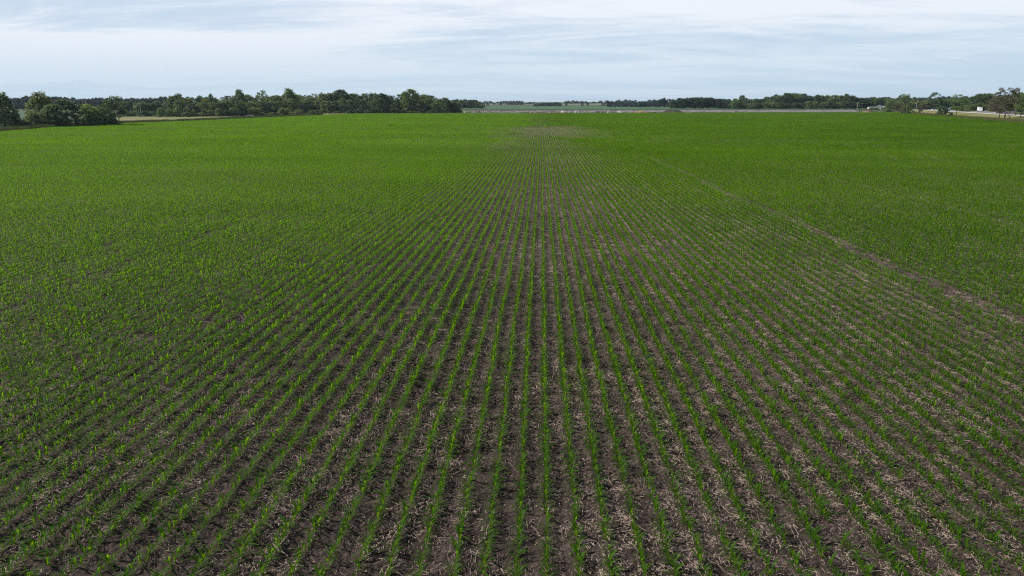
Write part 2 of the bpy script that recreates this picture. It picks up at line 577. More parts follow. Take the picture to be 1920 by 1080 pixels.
def scatter_object(name, sets, **tags):
    """one object; every set is (points mesh, source collection); joined in one geometry-node tree"""
    base = bpy.data.meshes.new(name)
    tot = sum(len(s[0].vertices) for s in sets)
    base.vertices.add(tot)
    co = np.zeros((tot, 3), np.float32); vi = np.zeros(tot, np.int32); st = np.zeros(tot, np.int32)
    rt = np.zeros((tot, 3), np.float32); sl_ = np.zeros((tot, 3), np.float32)
    k = 0
    for si, (me, col) in enumerate(sets):
        n = len(me.vertices)
        for arr, key, fld in ((vi, 'vi', 'value'), (rt, 'rt', 'vector'), (sl_, 'sl', 'vector')):
            buf = np.zeros(n * (3 if arr.ndim == 2 else 1), arr.dtype)
            me.attributes[key].data.foreach_get(fld, buf)
            arr[k:k + n] = buf.reshape(arr[k:k + n].shape)
        buf = np.zeros(n * 3, np.float32); me.vertices.foreach_get('co', buf); co[k:k + n] = buf.reshape(-1, 3)
        st[k:k + n] = si
        k += n
    base.vertices.foreach_set('co', co.ravel())
    base.attributes.new('vi', 'INT', 'POINT').data.foreach_set('value', vi)
    base.attributes.new('st', 'INT', 'POINT').data.foreach_set('value', st)
    base.attributes.new('rt', 'FLOAT_VECTOR', 'POINT').data.foreach_set('vector', rt.ravel())
    base.attributes.new('sl', 'FLOAT_VECTOR', 'POINT').data.foreach_set('vector', sl_.ravel())
    o = link(name, base)
    ng = bpy.data.node_groups.new(name + "_scatter", 'GeometryNodeTree')
    ng.interface.new_socket("Geometry", in_out='INPUT', socket_type='NodeSocketGeometry')
    ng.interface.new_socket("Geometry", in_out='OUTPUT', socket_type='NodeSocketGeometry')
    gi = ng.nodes.new('NodeGroupInput'); go = ng.nodes.new('NodeGroupOutput')
    def attr(nm, ty):
        nd = ng.nodes.new('GeometryNodeInputNamedAttribute'); nd.data_type = ty
        nd.inputs['Name'].default_value = nm
        return nd.outputs['Attribute']
    jn = ng.nodes.new('GeometryNodeJoinGeometry')
    for si, (me, col) in enumerate(sets):
        ci = ng.nodes.new('GeometryNodeCollectionInfo')
        ci.inputs['Collection'].default_value = col
        ci.inputs['Separate Children'].default_value = True
        ci.inputs['Reset Children'].default_value = True
        ip = ng.nodes.new('GeometryNodeInstanceOnPoints')
        cp = ng.nodes.new('FunctionNodeCompare'); cp.data_type = 'INT'; cp.operation = 'EQUAL'
        ng.links.new(attr('st', 'INT'), cp.inputs[2]); cp.inputs[3].default_value = si
        ng.links.new(gi.outputs[0], ip.inputs['Points'])
        ng.links.new(cp.outputs[0], ip.inputs['Selection'])
        ng.links.new(ci.outputs[0], ip.inputs['Instance'])
        ip.inputs['Pick Instance'].default_value = True
        ng.links.new(attr('vi', 'INT'), ip.inputs['Instance Index'])
        er = ng.nodes.new('FunctionNodeEulerToRotation')
        ng.links.new(attr('rt', 'FLOAT_VECTOR'), er.inputs[0])
        ng.links.new(er.outputs[0], ip.inputs['Rotation'])
        ng.links.new(attr('sl', 'FLOAT_VECTOR'), ip.inputs['Scale'])
        ng.links.new(ip.outputs[0], jn.inputs[0])
    ng.links.new(jn.outputs[0], go.inputs[0])
    md = o.modifiers.new("scatter", 'NODES'); md.node_group = ng
    return tag(o, **tags)


def cam_xyz(x, y, z):
    Mi = np.array(CM)          # columns = camera axes
    d = np.stack([x, y, z - CAM_H], -1)
    c = d @ Mi
    return c[..., 0], c[..., 1], -c[..., 2]


def keep_view(x, y, z, margin):
    cx, cy, zz = cam_xyz(x, y, z)
    return (np.abs(cx) < zz * .86 + margin + 3) & (zz > 9)


def vigour(x, y):
    v = .70 + .50 * (vnoise(x / 17, y / 30, 41) - .5) + .30 * (vnoise(x / 5, y / 9, 42) - .5) + .25 * (vnoise(x / 60, y / 80, 43) - .5)
    # thin patch at the near left, thin crest band far ahead
    v = v - .30 * (1 - sstep(5, 13, np.hypot((x + 5.5) / 1.3, (y - 15) / 1.0)))
    band = sstep(255, 280, y) * (1 - sstep(360, 400, y)) * (1 - sstep(10, 42, np.abs(x - 4)))
    v = v - .115 * band
    v = v + .10 * (1 - sstep(-17, -7, x)) * (1 - sstep(40, 80, y))
    v = v + .12 * sstep(20, 70, np.hypot(x, y - 10)) * (1 - .6 * band)
    # planter pass gaps
    for gx0, amp in ((25.1, .85), (-29.5, .55), (22.0, .3), (-33.5, .4), (46.5, .5)):
        rowgap = (1 - sstep(.15, .75, np.abs(x - gx0 + (vnoise(y / 6, y * 0, 9) - .5) * .5)))
        v = v - amp * (1 - .92 * sstep(85, 210, y)) * rowgap * (.45 + .95 * vnoise(x / 2, y / 3.5, 44 + int(abs(gx0))))
    v = v + .34 * sstep(370, 430, y)
    return np.clip(v, 0, 1.15)


Z1, Z2 = 72.0, 215.0       # level-of-detail distances
SEG, BL, BW = 2.4, 8.0, 8 * ROWS
BX0, BY0 = ROW0 + ROWS / 2, Z2 - 60


def seg_of(x, y):
    """row number, piece number and centre of the piece of row that holds a plant"""
    j = np.round((x - ROW0) / ROWS).astype(int)
    off = h2(j, j * 0, 5) * SEG
    n = np.round((y - off) / SEG).astype(int)
    return j, n, off + n * SEG


def zc_of(x, y):
    return y * math.cos(YAW) * math.cos(PITCH) - x * math.sin(YAW) * math.cos(PITCH) + 3.0


def is_far(x, y):
    bi = np.round((x - BX0) / BW).astype(int); bj = np.round((y - BY0) / BL).astype(int)
    return zc_of(BX0 + bi * BW, BY0 + bj * BL) > Z2 * (.85 + .3 * h2(bi, bj, 8))


def is_near(j, n, yc):
    return zc_of(ROW0 + j * ROWS, yc) < Z1 * (.72 + .56 * h2(j, n, 6))


near_meshes = [mesh_np("corn_plant", *corn_plant(0), M['corn']) for _ in range(14)]
rows_n = np.arange(-140, 141)
pts = []
for j in rows_n:
    xr = ROW0 + j * ROWS
    y = 6 + np.cumsum(rng.uniform(.11, .21, 640))
    x = xr + (vnoise(y / 9, y * 0 + j * 3.7, 51) - .5) * .10 + rng.normal(0, .012, len(y))
    gap = vnoise(y / 1.1, y * 0 + j * 5.3, 52) * .7 + vnoise(y / .45, y * 0 + j * 9.1, 53) * .3
    k_ = (gap > .2) | (rng.uniform(0, 1, len(y)) < .3)
    pts.append(np.stack([x, y], -1)[k_])
pts = np.concatenate(pts)
x, y = pts[:, 0], pts[:, 1]
z = T(x, y) - .012
cx, cy, zz = cam_xyz(x, y, z)
v = vigour(x, y)
k = keep_view(x, y, z, 8) & is_near(*seg_of(x, y)) & (rng.uniform(0, 1, len(x)) < np.clip(.25 + 1.25 * v, 0, .98))
x, y, z, v, zz, cx, cy = (a_[k] for a_ in (x, y, z, v, zz, cx, cy))
scl = (.86 + .50 * v) * (.91 + .09 * sstep(28, 68, zz)) * rng.uniform(.68, 1.25, len(x))
rotz = rng.uniform(0, 2 * np.pi, len(x))
lean = rng.normal(0, .08, (len(x), 2))
idx = rng.integers(0, len(near_meshes), len(x))
# the plants that show largest are things of their own
u_ = 960 + FPX * cx / zz; v_ = 540 - FPX * cy / zz
inside = (u_ > 4) & (u_ < 1916) & (v_ < 1076)
order = np.argsort(np.where(inside, zz - 2 * scl, 1e9))[:300]
single = np.zeros(len(x), bool); single[order] = True
for i in order:
    o = link("corn_plant", near_meshes[idx[i]], None, (x[i], y[i], z[i]))
    o.rotation_euler = (lean[i, 0], lean[i, 1], rotz[i]); o.scale = (scl[i],) * 3
    tag(o, 'young green corn plant in the strip of rows along the bottom edge of the photo', 'corn plant',
        'corn plants in the strip of rows along the bottom edge')
r_ = ~single
setA = scatter("corn_near", source("corn_near_src", near_meshes), np.stack([x, y, z], -1)[r_], idx[r_],
               np.stack([lean[:, 0], lean[:, 1], rotz], -1)[r_], np.repeat(scl[:, None], 3, 1)[r_])

# middle distance: short pieces of one row
lod1 = [corn_plant(1) for _ in range(16)]
mid_meshes = []
for cls, keepp in enumerate((.45, .75, .97)):
    for _ in range(5):
        parts = []
        yy = -SEG / 2 + .05
        while yy < SEG / 2 - .02:
            if rng.uniform() < keepp:
                v1, q1 = lod1[rng.integers(16)]
                parts.append((v1, q1, rng.normal(0, .018), yy, rng.uniform(.72, 1.15), rng.uniform(0, 6.28)))
            yy += rng.uniform(.12, .20)
        mid_meshes.append(mesh_np("corn_row_piece", *place(parts), M['corn']))
nr = int((Z2 * 1.15 * .9 + 18) / ROWS)
J, N = np.meshgrid(np.arange(-nr, nr + 1), np.arange(18, int(Z2 * 1.25 / SEG)))
J = J.ravel(); N = N.ravel()
x = ROW0 + J * ROWS; y = h2(J, J * 0, 5) * SEG + N * SEG
k0 = ~is_near(J, N, y) & ~is_far(x, y)
x, y = x[k0], y[k0]
x = x + (vnoise(y / 9, np.round((x - ROW0) / ROWS) * 3.7, 51) - .5) * .10
z = T(x, y) - .012
cx, cy, zz = cam_xyz(x, y, z)
k = keep_view(x, y, z, 12) & in_poly(x, y)
x, y, z = x[k], y[k], z[k]
v = vigour(x, y)
cls = np.clip(np.floor(v * 3.4 + rng.uniform(-.35, .35, len(x))), 0, 2).astype(int)
tilt = (T(x, y + 2) - T(x, y - 2)) / 4
s = (.92 + .48 * v) * rng.uniform(.92, 1.08, len(x))
setB = scatter("corn_mid", source("corn_mid_src", mid_meshes), np.stack([x, y, z], -1), cls * 5 + rng.integers(0, 5, len(x)),
               np.stack([np.arctan(tilt), x * 0, rng.integers(0, 2, len(x)) * np.pi], -1), np.stack([s * 1.12, x * 0 + 1, s], -1))

# far: blocks of eight rows
lod2 = [corn_plant(2) for _ in range(16)]
far_meshes = []
for cls, (keepp, jit, up_) in enumerate(((.5, .02, 1), (.8, .02, 1), (.98, .025, 1), (1.1, .06, 1.35))):
    for _ in range(4):
        parts = []
        for r0 in range(8):
            yy = -BL / 2
            while yy < BL / 2:
                if rng.uniform() < keepp:
                    v1, q1 = lod2[rng.integers(16)]
                    parts.append((v1, q1, (r0 - 3.5) * ROWS + rng.normal(0, jit), yy, rng.uniform(.75, 1.2) * up_, rng.uniform(0, 6.28)))
                yy += rng.uniform(.14, .22)
        far_meshes.append(mesh_np("corn_block", *place(parts), M['corn']))
nb = 125
X, Y = np.meshgrid(BX0 + np.arange(-nb, nb + 1) * BW, BY0 + np.arange(0, 85) * BL)
x = X.ravel(); y = Y.ravel()
z = T(x, y) - .012
cx, cy, zz = cam_xyz(x, y, z)
k = keep_view(x, y, z, 25) & is_far(x, y) & in_poly(x, y)
x, y, z = x[k], y[k], z[k]
v = vigour(x, y)
cls = np.clip(np.floor(v * 3.4 + rng.uniform(-.35, .35, len(x))), 0, 3).astype(int)
tilt = (T(x, y + 4) - T(x, y - 4)) / 8
tx = (T(x + 3, y) - T(x - 3, y)) / 6
s = (.92 + .48 * v) * rng.uniform(.95, 1.05, len(x))
flip = rng.integers(0, 2, len(x))
sg = 1 - 2 * flip
# rotation half a turn about the vertical keeps the rows; the tilt is applied after it
x = x + rng.normal(0, .05, len(x))
setC = scatter("corn_far", source("corn_far_src", far_meshes), np.stack([x, y, z], -1), cls * 4 + rng.integers(0, 4, len(x)),
               np.stack([np.arctan(tilt), -np.arctan(tx), flip * np.pi], -1), np.stack([x * 0 + 1, x * 0 + 1, s], -1))
scatter_object("corn_rows", [setA, setB, setC], label='long straight rows of young green corn filling the field to its far edge', cat='corn rows', kind='stuff')

# crop residue: broken stalks and husks on the soil
def residue_patch(n, big):
    Vs, Qs, m = [], [], 0
    cents = [(rng.uniform(-.38, .38), rng.uniform(-1, 1)) for _ in range(6)]
    for _ in range(n):
        c0_ = cents[rng.integers(len(cents))]
        if rng.uniform() < .45: cx_, cy_ = c0_[0] + rng.normal(0, .09), c0_[1] + rng.normal(0, .16)
        else: cx_, cy_ = rng.uniform(-.44, .44), rng.uniform(-1.05, 1.05)
        L = rng.exponential(.06) + .035
        if rng.uniform() < .05: L = rng.uniform(.2, .42)
        L *= big
        W = rng.uniform(.006, .018) * big
        a = rng.normal(0, 1.0) + math.pi / 2
        d = np.array([math.cos(a), math.sin(a), 0]) * L / 2; s_ = np.array([-math.sin(a), math.cos(a), 0]) * W / 2
        z0 = rng.uniform(.0, .022); dz = np.array([0, 0, rng.uniform(-.3, .3) * L / 2])
        c0 = np.array([cx_, cy_, z0 + .012])
        up = np.array([0, 0, W * .35])
        mid = c0 + np.array([rng.normal(0, .012), rng.normal(0, .012), rng.uniform(0, .012)])
        A = c0 - d - dz; B = c0 + d + dz
        Vs.append(np.array([A - s_, A + up, A + s_, mid - s_, mid + up, mid + s_, B - s_, B + up, B + s_]))
        Qs.append(np.array([[0, 1, 4, 3], [1, 2, 5, 4], [3, 4, 7, 6], [4, 5, 8, 7]]) + m); m += 9
    return np.concatenate(Vs), np.concatenate(Qs)


resm = [mesh_np("residue_patch", *residue_patch(n, 1.0), M['straw']) for n in (45, 45, 45, 100, 100, 100, 190, 190, 190)]
resf = [mesh_np("residue_patch", *residue_patch(n, 1.5), M['straw']) for n in (26, 26, 50, 50, 85, 85)]


def res_set(name, zlo, zhi, meshes, per, nclass):
    nr = int((zhi * .76 + 10) / ROWS)
    X, Y = np.meshgrid(ROW0 + (np.arange(-nr, nr + 1) + .5) * ROWS, np.arange(7, zhi + 5, 2.0))
    x = X.ravel(); y = Y.ravel() + vnoise(x * 5.1, x * 0, 6) * 2
    z = T(x, y)
    cx, cy, zz = cam_xyz(x, y, z)
    k = keep_view(x, y, z, 6) & (zz >= zlo) & (zz < zhi) & in_poly(x, y)
    k = k & ((zz < 250) | (np.abs(x) < 60))
    x, y, z = x[k], y[k], z[k]
    d = .22 + .62 * sstep(-16, 12, x) + .38 * (h2(np.round((x - ROW0) / ROWS - .5).astype(int), x.astype(int) * 0, 66) - .5) + .75 * (vnoise(x / 2.5, y / 5, 61) - .5) + .35 * (vnoise(x / .9, y / 30, 62) - .5)
    c = np.clip(np.floor(d * nclass), 0, nclass - 1).astype(int)
    return scatter(name, source(name + "_src", meshes), np.stack([x, y, z], -1), c * per + rng.integers(0, per, len(x)),
                   np.stack([x * 0, x * 0, rng.integers(0, 2, len(x)) * np.pi], -1), np.ones((len(x), 3)))


scatter_object("crop_residue", [res_set("residue_near", 9, 60, resm, 3, 3), res_set("residue_far", 60, 400, resf, 2, 3)],
               label='pale broken stalks and husks strewn on the dark soil between rows', cat='crop residue', kind='stuff')

# ------------------------------------------------------------------ trees
def crown_np(seed, kind):
    g = np.random.default_rng(seed)
    prof = {
        'tall': (lambda t: .10 + .17 * np.sin(np.pi * np.clip(t * 1.02, 0, 1)) ** .7 * (1.15 - .75 * t), .06, 95, .070, 46, .021),
        'cone': (lambda t: .05 + .26 * (1 - t) ** .75, .05, 80, .065, 46, .020),
        'plume': (lambda t: .08 + .20 * np.sin(np.pi * np.clip(t, 0, 1) ** .8) ** .8, .08, 85, .062, 46, .020),
        'round': (lambda t: .36 * np.sqrt(np.clip(1 - (2 * t - .85) ** 2 / 1.45, 0.02, 1)), .10, 110, .085, 44, .024),
        'dense': (lambda t: .42 * np.sqrt(np.clip(1 - (1.9 * t - .8) ** 2 / 1.35, 0.02, 1)), .03, 130, .090, 46, .026),
        'open': (lambda t: .12 + .30 * np.sin(np.pi * np.clip(t, 0, 1)) ** .6, .34, 34, .082, 70, .020),
        'shrub': (lambda t: .62 * np.sqrt(np.clip(1 - t ** 2, .03, 1)), .0, 80, .15, 46, .042),
        'sparse': (lambda t: .12 + .30 * np.sin(np.pi * np.clip(t, 0, 1)) ** .7, .22, 60, .075, 44, .020),
    }[kind]
    Rf, zb, nc, cs, nl, ls = prof
    t_ = g.uniform(0, 1, nc) ** .9
    ang = g.uniform(0, 2 * np.pi, nc)
    lob = 1 + .28 * np.sin(ang * 2 + g.uniform(0, 6)) * np.sin(t_ * 7 + g.uniform(0, 6)) + g.normal(0, .10, nc)
    r = Rf(t_) * lob * g.uniform(.25, 1, nc) ** .5
    zz_ = zb + cs * .5 + t_ * (1 - zb - cs)
    cc = np.stack([np.cos(ang) * r, np.sin(ang) * r, zz_], -1)
    if kind == 'plume':
        top = cc[:, 2] > .7
        cc[top, 2] += g.uniform(0, .10, top.sum())
    size = cs * g.uniform(.55, 1.35, nc)
    if kind in ('plume', 'tall', 'cone'):
        ex = np.array([.75, .75, 1.5])
    elif kind == 'open':
        ex = np.array([1.25, 1.25, .7])
    else:
        ex = np.array([1.15, 1.15, .75])
    d = g.normal(0, 1, (nc, nl, 3)); d /= np.linalg.norm(d, axis=-1, keepdims=True)
    rad = g.uniform(.15, 1.0, (nc, nl, 1)) ** .45 * (1 + g.normal(0, .12, (nc, nl, 1)))
    p = (cc[:, None, :] + d * rad * size[:, None, None] * ex).reshape(-1, 3)
    n = len(p)
    nrm = d.reshape(-1, 3) * .5 + g.normal(0, .6, (n, 3)) + np.array([0, 0, .35]); nrm /= np.linalg.norm(nrm, axis=-1, keepdims=True)
    u = np.cross(nrm, g.normal(0, 1, (n, 3))); u /= np.linalg.norm(u, axis=-1, keepdims=True)
    vv = np.cross(nrm, u)
    L = ls * g.uniform(.6, 1.4, (n, 1))
    V = np.stack([p - u * L, p - vv * L * .62, p + u * L, p + vv * L * .62], 1).reshape(-1, 3)
    Q = np.arange(n * 4).reshape(-1, 4)
    V[:, 2] = np.maximum(V[:, 2], .0)
    k = 1 / V[:, 2].max()
    return V * k, Q, cc * k


def trunk_mb(seed, cc, kind):
    g = random.Random(seed)
    mb = MB()
    th = {'shrub': .35, 'dense': .5, 'open': .62}.get(kind, .8)
    r0 = {'shrub': .02, 'open': .022}.get(kind, .017)
    lx, ly = g.uniform(-.04, .04), g.uniform(-.04, .04)
    P_ = [(lx * f * f, ly * f * f, th * f - (.02 if f == 0 else 0)) for f in (0, .25, .5, .75, 1)]
    mb.tube(P_, [r0 * 1.3, r0, r0 * .8, r0 * .55, r0 * .25], 7)
    pick = [cc[i] for i in np.random.default_rng(seed).permutation(len(cc))[:14 if kind == 'open' else 10]]
    for c in pick:
        zs = max(.08, min(c[2] * .62, th * .9)); f = zs / th
        s = Vector((lx * f * f, ly * f * f, zs)); e = Vector(c)
        m_ = s.lerp(e, .5) + Vector((0, 0, -.02))
        mb.tube([s, m_, e], [r0 * .45, r0 * .3, r0 * .12], 5)
    return mb


_tree_cache = {}


def tree_meshes(kind, var, leaf):
    key = (kind, var)
    if key not in _tree_cache:
        V, Q, cc = crown_np(hash_seed(kind, var), kind)
        mb = trunk_mb(var * 7 + 3, cc, kind)
        bmesh.ops.recalc_face_normals(mb.bm, faces=mb.bm.faces)
        tm = bpy.data.meshes.new("trunk"); mb.bm.to_mesh(tm); mb.bm.free(); tm.materials.append(M['bark'])
        _tree_cache[key] = (V, Q, tm, {})
    V, Q, tm, byleaf = _tree_cache[key]
    if leaf not in byleaf:
        byleaf[leaf] = mesh_np("crown", V, Q, LEAF[leaf])
    return byleaf[leaf], tm


def hash_seed(kind, var):
    return sum(ord(c_) * (i + 1) for i, c_ in enumerate(kind)) * 10 + var


WID = {'tall': .50, 'cone': .58, 'plume': .52, 'round': .80, 'dense': .95, 'open': .86, 'shrub': 1.45, 'sparse': .84}
trng = random.Random(5)


def tree(name, px, D, top, wpx, kind, var, leaf, label, cat='tree', group=None, sink=0.0, rz=None):
    p = at(px, D)
    H = max(1.0, z_at(px, top, p) - p.z)
    W = wpx * D / (FPX / math.cos(PITCH))
    o = thing(name, label, cat, (p.x, p.y, p.z - sink), trng.uniform(0, 6.28) if rz is None else rz, group)
    o.scale = (W / WID[kind], W / WID[kind], H)
    cm, tm = tree_meshes(kind, var, leaf)
    link('crown', cm, o); link('trunk', tm, o)
    return o


# the hedgerow of tall trees at the left edge
HG = 'trees of the hedgerow at the left edge'
tree('cottonwood_tree', 2, 352, 171.5, 66, 'cone', 1, 'mid', 'tall tree cut off by the left edge, beside the leaning bare snag', group=HG)
tree('cottonwood_tree', 76, 372, 168, 50, 'tall', 2, 'olive', 'tallest tree of the left hedgerow, with a pale green pointed crown', group=HG)
tree('broadleaf_tree', 96, 366, 193, 44, 'round', 4, 'mid', 'lower leafy tree leaning against the right flank of the tallest hedgerow tree', group=HG)
tree('broadleaf_tree', 122, 376, 184.5, 54, 'round', 1, 'dark', 'dark rounded tree between the tallest hedgerow tree and the bright yellow-green tree', group=HG)
tree('broadleaf_tree', 165, 386, 193.5, 42, 'dense', 2, 'bright', 'bright yellow-green bushy tree in the left hedgerow', group=HG)
tree('broadleaf_tree', 190, 392, 197, 36, 'dense', 3, 'mid', 'bushy tree touching the left side of the dark slender-trunked tree', group=HG)
tree('broadleaf_tree', 212, 398, 179, 46, 'open', 2, 'dark', 'dark tree on bare slender trunks at the right end of the left hedgerow', group=HG)
tree('broadleaf_tree', 219, 402, 190, 30, 'open', 3, 'dark', 'smaller dark tree just behind the last hedgerow tree', group=HG)
for i, (px, D, top, wpx, lf, lb) in enumerate([
        (30, 356, 224, 40, 'dark', 'dark low bush at the foot of the leaning snag'),
        (4, 350, 205, 50, 'mid', 'bush filling the foot of the tree cut off by the left edge'),
        (56, 362, 208, 34, 'olive', 'pale green bush against the left foot of the tallest hedgerow tree'),
        (52, 358, 226, 44, 'dark', 'very dark low bush in front of the pale green bush'),
        (84, 364, 218, 40, 'dark', 'dark bush at the foot of the tallest hedgerow tree'),
        (110, 366, 220, 44, 'dark', 'dark bush under the dark rounded hedgerow tree'),
        (146, 378, 222, 34, 'olive', 'yellowish bush in the gap left of the bright green tree'),
        (172, 382, 215, 40, 'dark', 'dark bush under the bright yellow-green tree'),
        (200, 390, 216, 40, 'dark', 'dark bush around the slender bare trunks')]):
    tree('hedge_bush', px, D, top, wpx, 'shrub', i % 3, lf, lb, 'bush', 'bushes under the left hedgerow')

# leaning dead snag
p = at(38, 350)
mb = MB(); mb.tube([(0, 0, -.3), (-.4, 0, 2.5), (-1.6, 0, 5.2), (-2.8, 0, 7.0)], [.45, .36, .28, .1], 8)
mb.tube([(-.6, 0, 3.2), (.3, .2, 4.6), (.2, .3, 5.4)], [.2, .15, .06], 6)
o = mb.build('dead_snag', M['bark'], None, True); o.location = p
tag(o, 'leaning bare dead trunk at the right of the leftmost tree', 'dead tree')


def wood(name, label, cat, group, xs, D, topf, wpx, kinds, leaves, jx=4, jD=12, jt=2.5, seed=1, step=None):
    g = random.Random(seed)
    px = xs[0]; i = 0; out = []
    while px < xs[1]:
        kd = g.choice(kinds); lf = g.choice(leaves); big = g.random() < .18
        Dd = (D(px) if callable(D) else D) + g.uniform(-jD, jD)
        ww = wpx * g.uniform(.75, 1.3)
        lab = label[lf] if isinstance(label, dict) else label
        tree(name, px + g.uniform(-jx, jx), Dd, topf(px) + g.gauss(0, jt * .6) - (2.5 if big else 0) + .8, ww, kd, g.randint(0, 3), lf, lab, cat, (group + ', ' + lf + ' leaved') if isinstance(label, dict) else group)
        px += (step or wpx * .56) * g.uniform(.8, 1.2); i += 1
    return i


def itp(pts_):
    a = [q[0] for q in pts_]; b_ = [q[1] for q in pts_]
    return lambda v: float(np.interp(v, a, b_))


ntree = 0
top_w = itp([(300, 184), (325, 178), (350, 177), (380, 179), (420, 177), (450, 176), (480, 180), (520, 175), (545, 171), (570, 175), (610, 173), (640, 170),
             (680, 173), (715, 176), (740, 177), (760, 172), (790, 172), (815, 179), (835, 183), (862, 192)])
edgeD = itp([(290, 585), (450, 625), (520, 655), (600, 735), (700, 748), (870, 752)])
# back, middle and front ranks of the big wood at the left
LBW = {'mid': 'mid green tree in the dense wood beyond the left corner of the field',
       'dark': 'dark green tree in the dense wood beyond the left corner of the field',
       'olive': 'olive green tree in the dense wood beyond the left corner of the field'}
ntree += wood('broadleaf_tree', LBW, 'tree', 'trees of the left wood', (322, 842), lambda v: edgeD(v) + 115, lambda v: top_w(v) + 1, 28,
              ['round', 'tall', 'round', 'sparse'], ['mid', 'dark', 'dark'], seed=21)
ntree += wood('broadleaf_tree', LBW, 'tree', 'trees of the left wood', (326, 850), lambda v: edgeD(v) + 70, lambda v: top_w(v) + 4, 27,
              ['round', 'dense', 'tall'], ['mid', 'dark', 'olive'], jt=3, seed=22)
ntree += wood('broadleaf_tree', LBW, 'tree', 'trees of the left wood', (335, 860), lambda v: edgeD(v) + 38, lambda v: top_w(v) + 12, 23,
              ['round', 'dense', 'round'], ['mid', 'dark', 'olive', 'mid'], jt=4, seed=23)
# trees that stand out of the wood's outline
tree('poplar_tree', 451, 690, 165.5, 26, 'tall', 1, 'mid', 'feathery crown rising above the left wood, the leftmost of its three tall tips')
tree('poplar_tree', 492, 700, 168, 26, 'sparse', 2, 'mid', 'thin-topped crown above the left wood between the other two tall tips')
tree('poplar_tree', 544, 735, 163.5, 34, 'tall', 3, 'mid', 'tallest spiky crown in the left wood, above the pale bushes')
tree('poplar_tree', 396, 670, 174, 16, 'plume', 0, 'mid', 'slim feathery tree above the left part of the left wood')
tree('broadleaf_tree', 641, 800, 167, 40, 'round', 2, 'dark', 'broad rounded crown at the middle of the left wood')
tree('broadleaf_tree', 697, 790, 171.5, 14, 'tall', 0, 'dark', 'narrow dark crown poking out right of the middle of the left wood')
tree('broadleaf_tree', 716, 770, 173.5, 38, 'round', 3, 'dark', 'dark domed tree whose pale trunk shows at the edge of the left wood')
tree('broadleaf_tree', 770, 785, 166, 38, 'round', 1, 'mid', 'highest domed crown near the right end of the left wood')
tree('broadleaf_tree', 838, 770, 186, 26, 'dense', 1, 'dark', 'dark low tree closing the right end of the left wood')
tree('broadleaf_tree', 852, 772, 191, 24, 'dense', 2, 'dark', 'last dark tree at the right end of the left wood')
# shrubs along the foot of the wood
g = random.Random(8)
for rank, (x0, x1, dD, tops, wp) in enumerate([(235, 330, 60, (203, 211), 20), (330, 600, 22, (200, 211), 18), (600, 860, 18, (203, 209), 16), (300, 860, 30, (197, 206), 20)]):
    px = x0
    while px < x1:
        lf = g.choice(['olive', 'mid', 'olive', 'dark'] if px < 640 else ['dark', 'mid', 'dark', 'dark'])
        lb = {'olive': 'pale olive', 'mid': 'green', 'dark': 'dark'}[lf] + ' bush in the fringe along the foot of the left wood'
        tree('bush', px, edgeD(max(px, 290)) + dD + g.uniform(-6, 8), g.uniform(*tops), wp * g.uniform(.8, 1.5), 'shrub', g.randint(0, 3), lf, lb, 'bush', 'bushes at the foot of the left wood, ' + lf + ' leaved')
        px += wp * g.uniform(.7, 1.1)
for i, (px, top, wpx, lb) in enumerate([(560, 204, 28, 'largest pale rounded bush on the grass before the left wood'), (528, 202, 22, 'pale green bush left of the largest rounded bush'),
                                        (583, 206, 16, 'small pale bush right of the largest rounded bush'), (540, 209, 30, 'low spreading bush in front of the largest rounded bush'),
                                        (592, 210, 26, 'low dark bush where the pale grass strip begins')]):
    tree('rounded_bush', px, 668 + i, top, wpx, 'shrub', i % 4, 'dark' if i == 4 else 'olive', lb, 'bush')

# trees on the grass between hedgerow and wood, left background
ntree += wood('broadleaf_tree', 'smaller tree scattered on the rough grass between the left hedgerow and the left wood', 'tree', 'scattered trees left of the left wood',
              (232, 318), 720, lambda v: 190, 22, ['round', 'dense'], ['dark', 'mid'], jt=4, seed=31, step=13)

# distant woods that read as one mass (left horizon and the far ridge)
def mass(name, label, spans, leaf='blue', seed=1, lm=None):
    g = random.Random(seed)
    Vs, Qs, n = [], [], 0
    bank = [crown_np(900 + i, 'dense')[:2] for i in range(3)]
    bank = [(V[np.repeat((np.arange(len(Q)) % 3 == 0), 4)], ) for V, Q in bank]
    for (x0, x1, D, base_sink, topf, wpx, ranks) in spans:
        for r0 in range(ranks):
            px = x0
            while px < x1:
                Dd = D + r0 * 22 + g.uniform(-8, 8)
                p = at(px, Dd)
                tp = topf(px) + g.gauss(0, 1.1) + (ranks - 1 - r0) * 1.4
                H = max(2, z_at(px, tp, p) - p.z) + base_sink
                W = wpx * g.uniform(.7, 1.3) * Dd / (FPX / math.cos(PITCH))
                V = bank[g.randint(0, 2)][0]
                a = g.uniform(0, 6.28); ca, sa = math.cos(a), math.sin(a)
                s = W / WID['dense']
                Vv = np.stack([(V[:, 0] * ca - V[:, 1] * sa) * s + p.x, (V[:, 0] * sa + V[:, 1] * ca) * s + p.y, V[:, 2] * H + p.z - base_sink], -1)
                # leaf clumps broader so that the mass stays closed
                c_ = Vv.reshape(-1, 4, 3).mean(1, keepdims=True)
                Vv = ((Vv.reshape(-1, 4, 3) - c_) * 1.7 + c_).reshape(-1, 3)
                Vs.append(Vv); Qs.append(np.arange(len(Vv)).reshape(-1, 4) + n); n += len(Vv)
                px += wpx * .55 * g.uniform(.8, 1.2)
    me = mesh_np(name, np.concatenate(Vs), np.concatenate(Qs), LEAF[leaf])
    return tag(link(name, me), label, 'wood', kind='stuff')


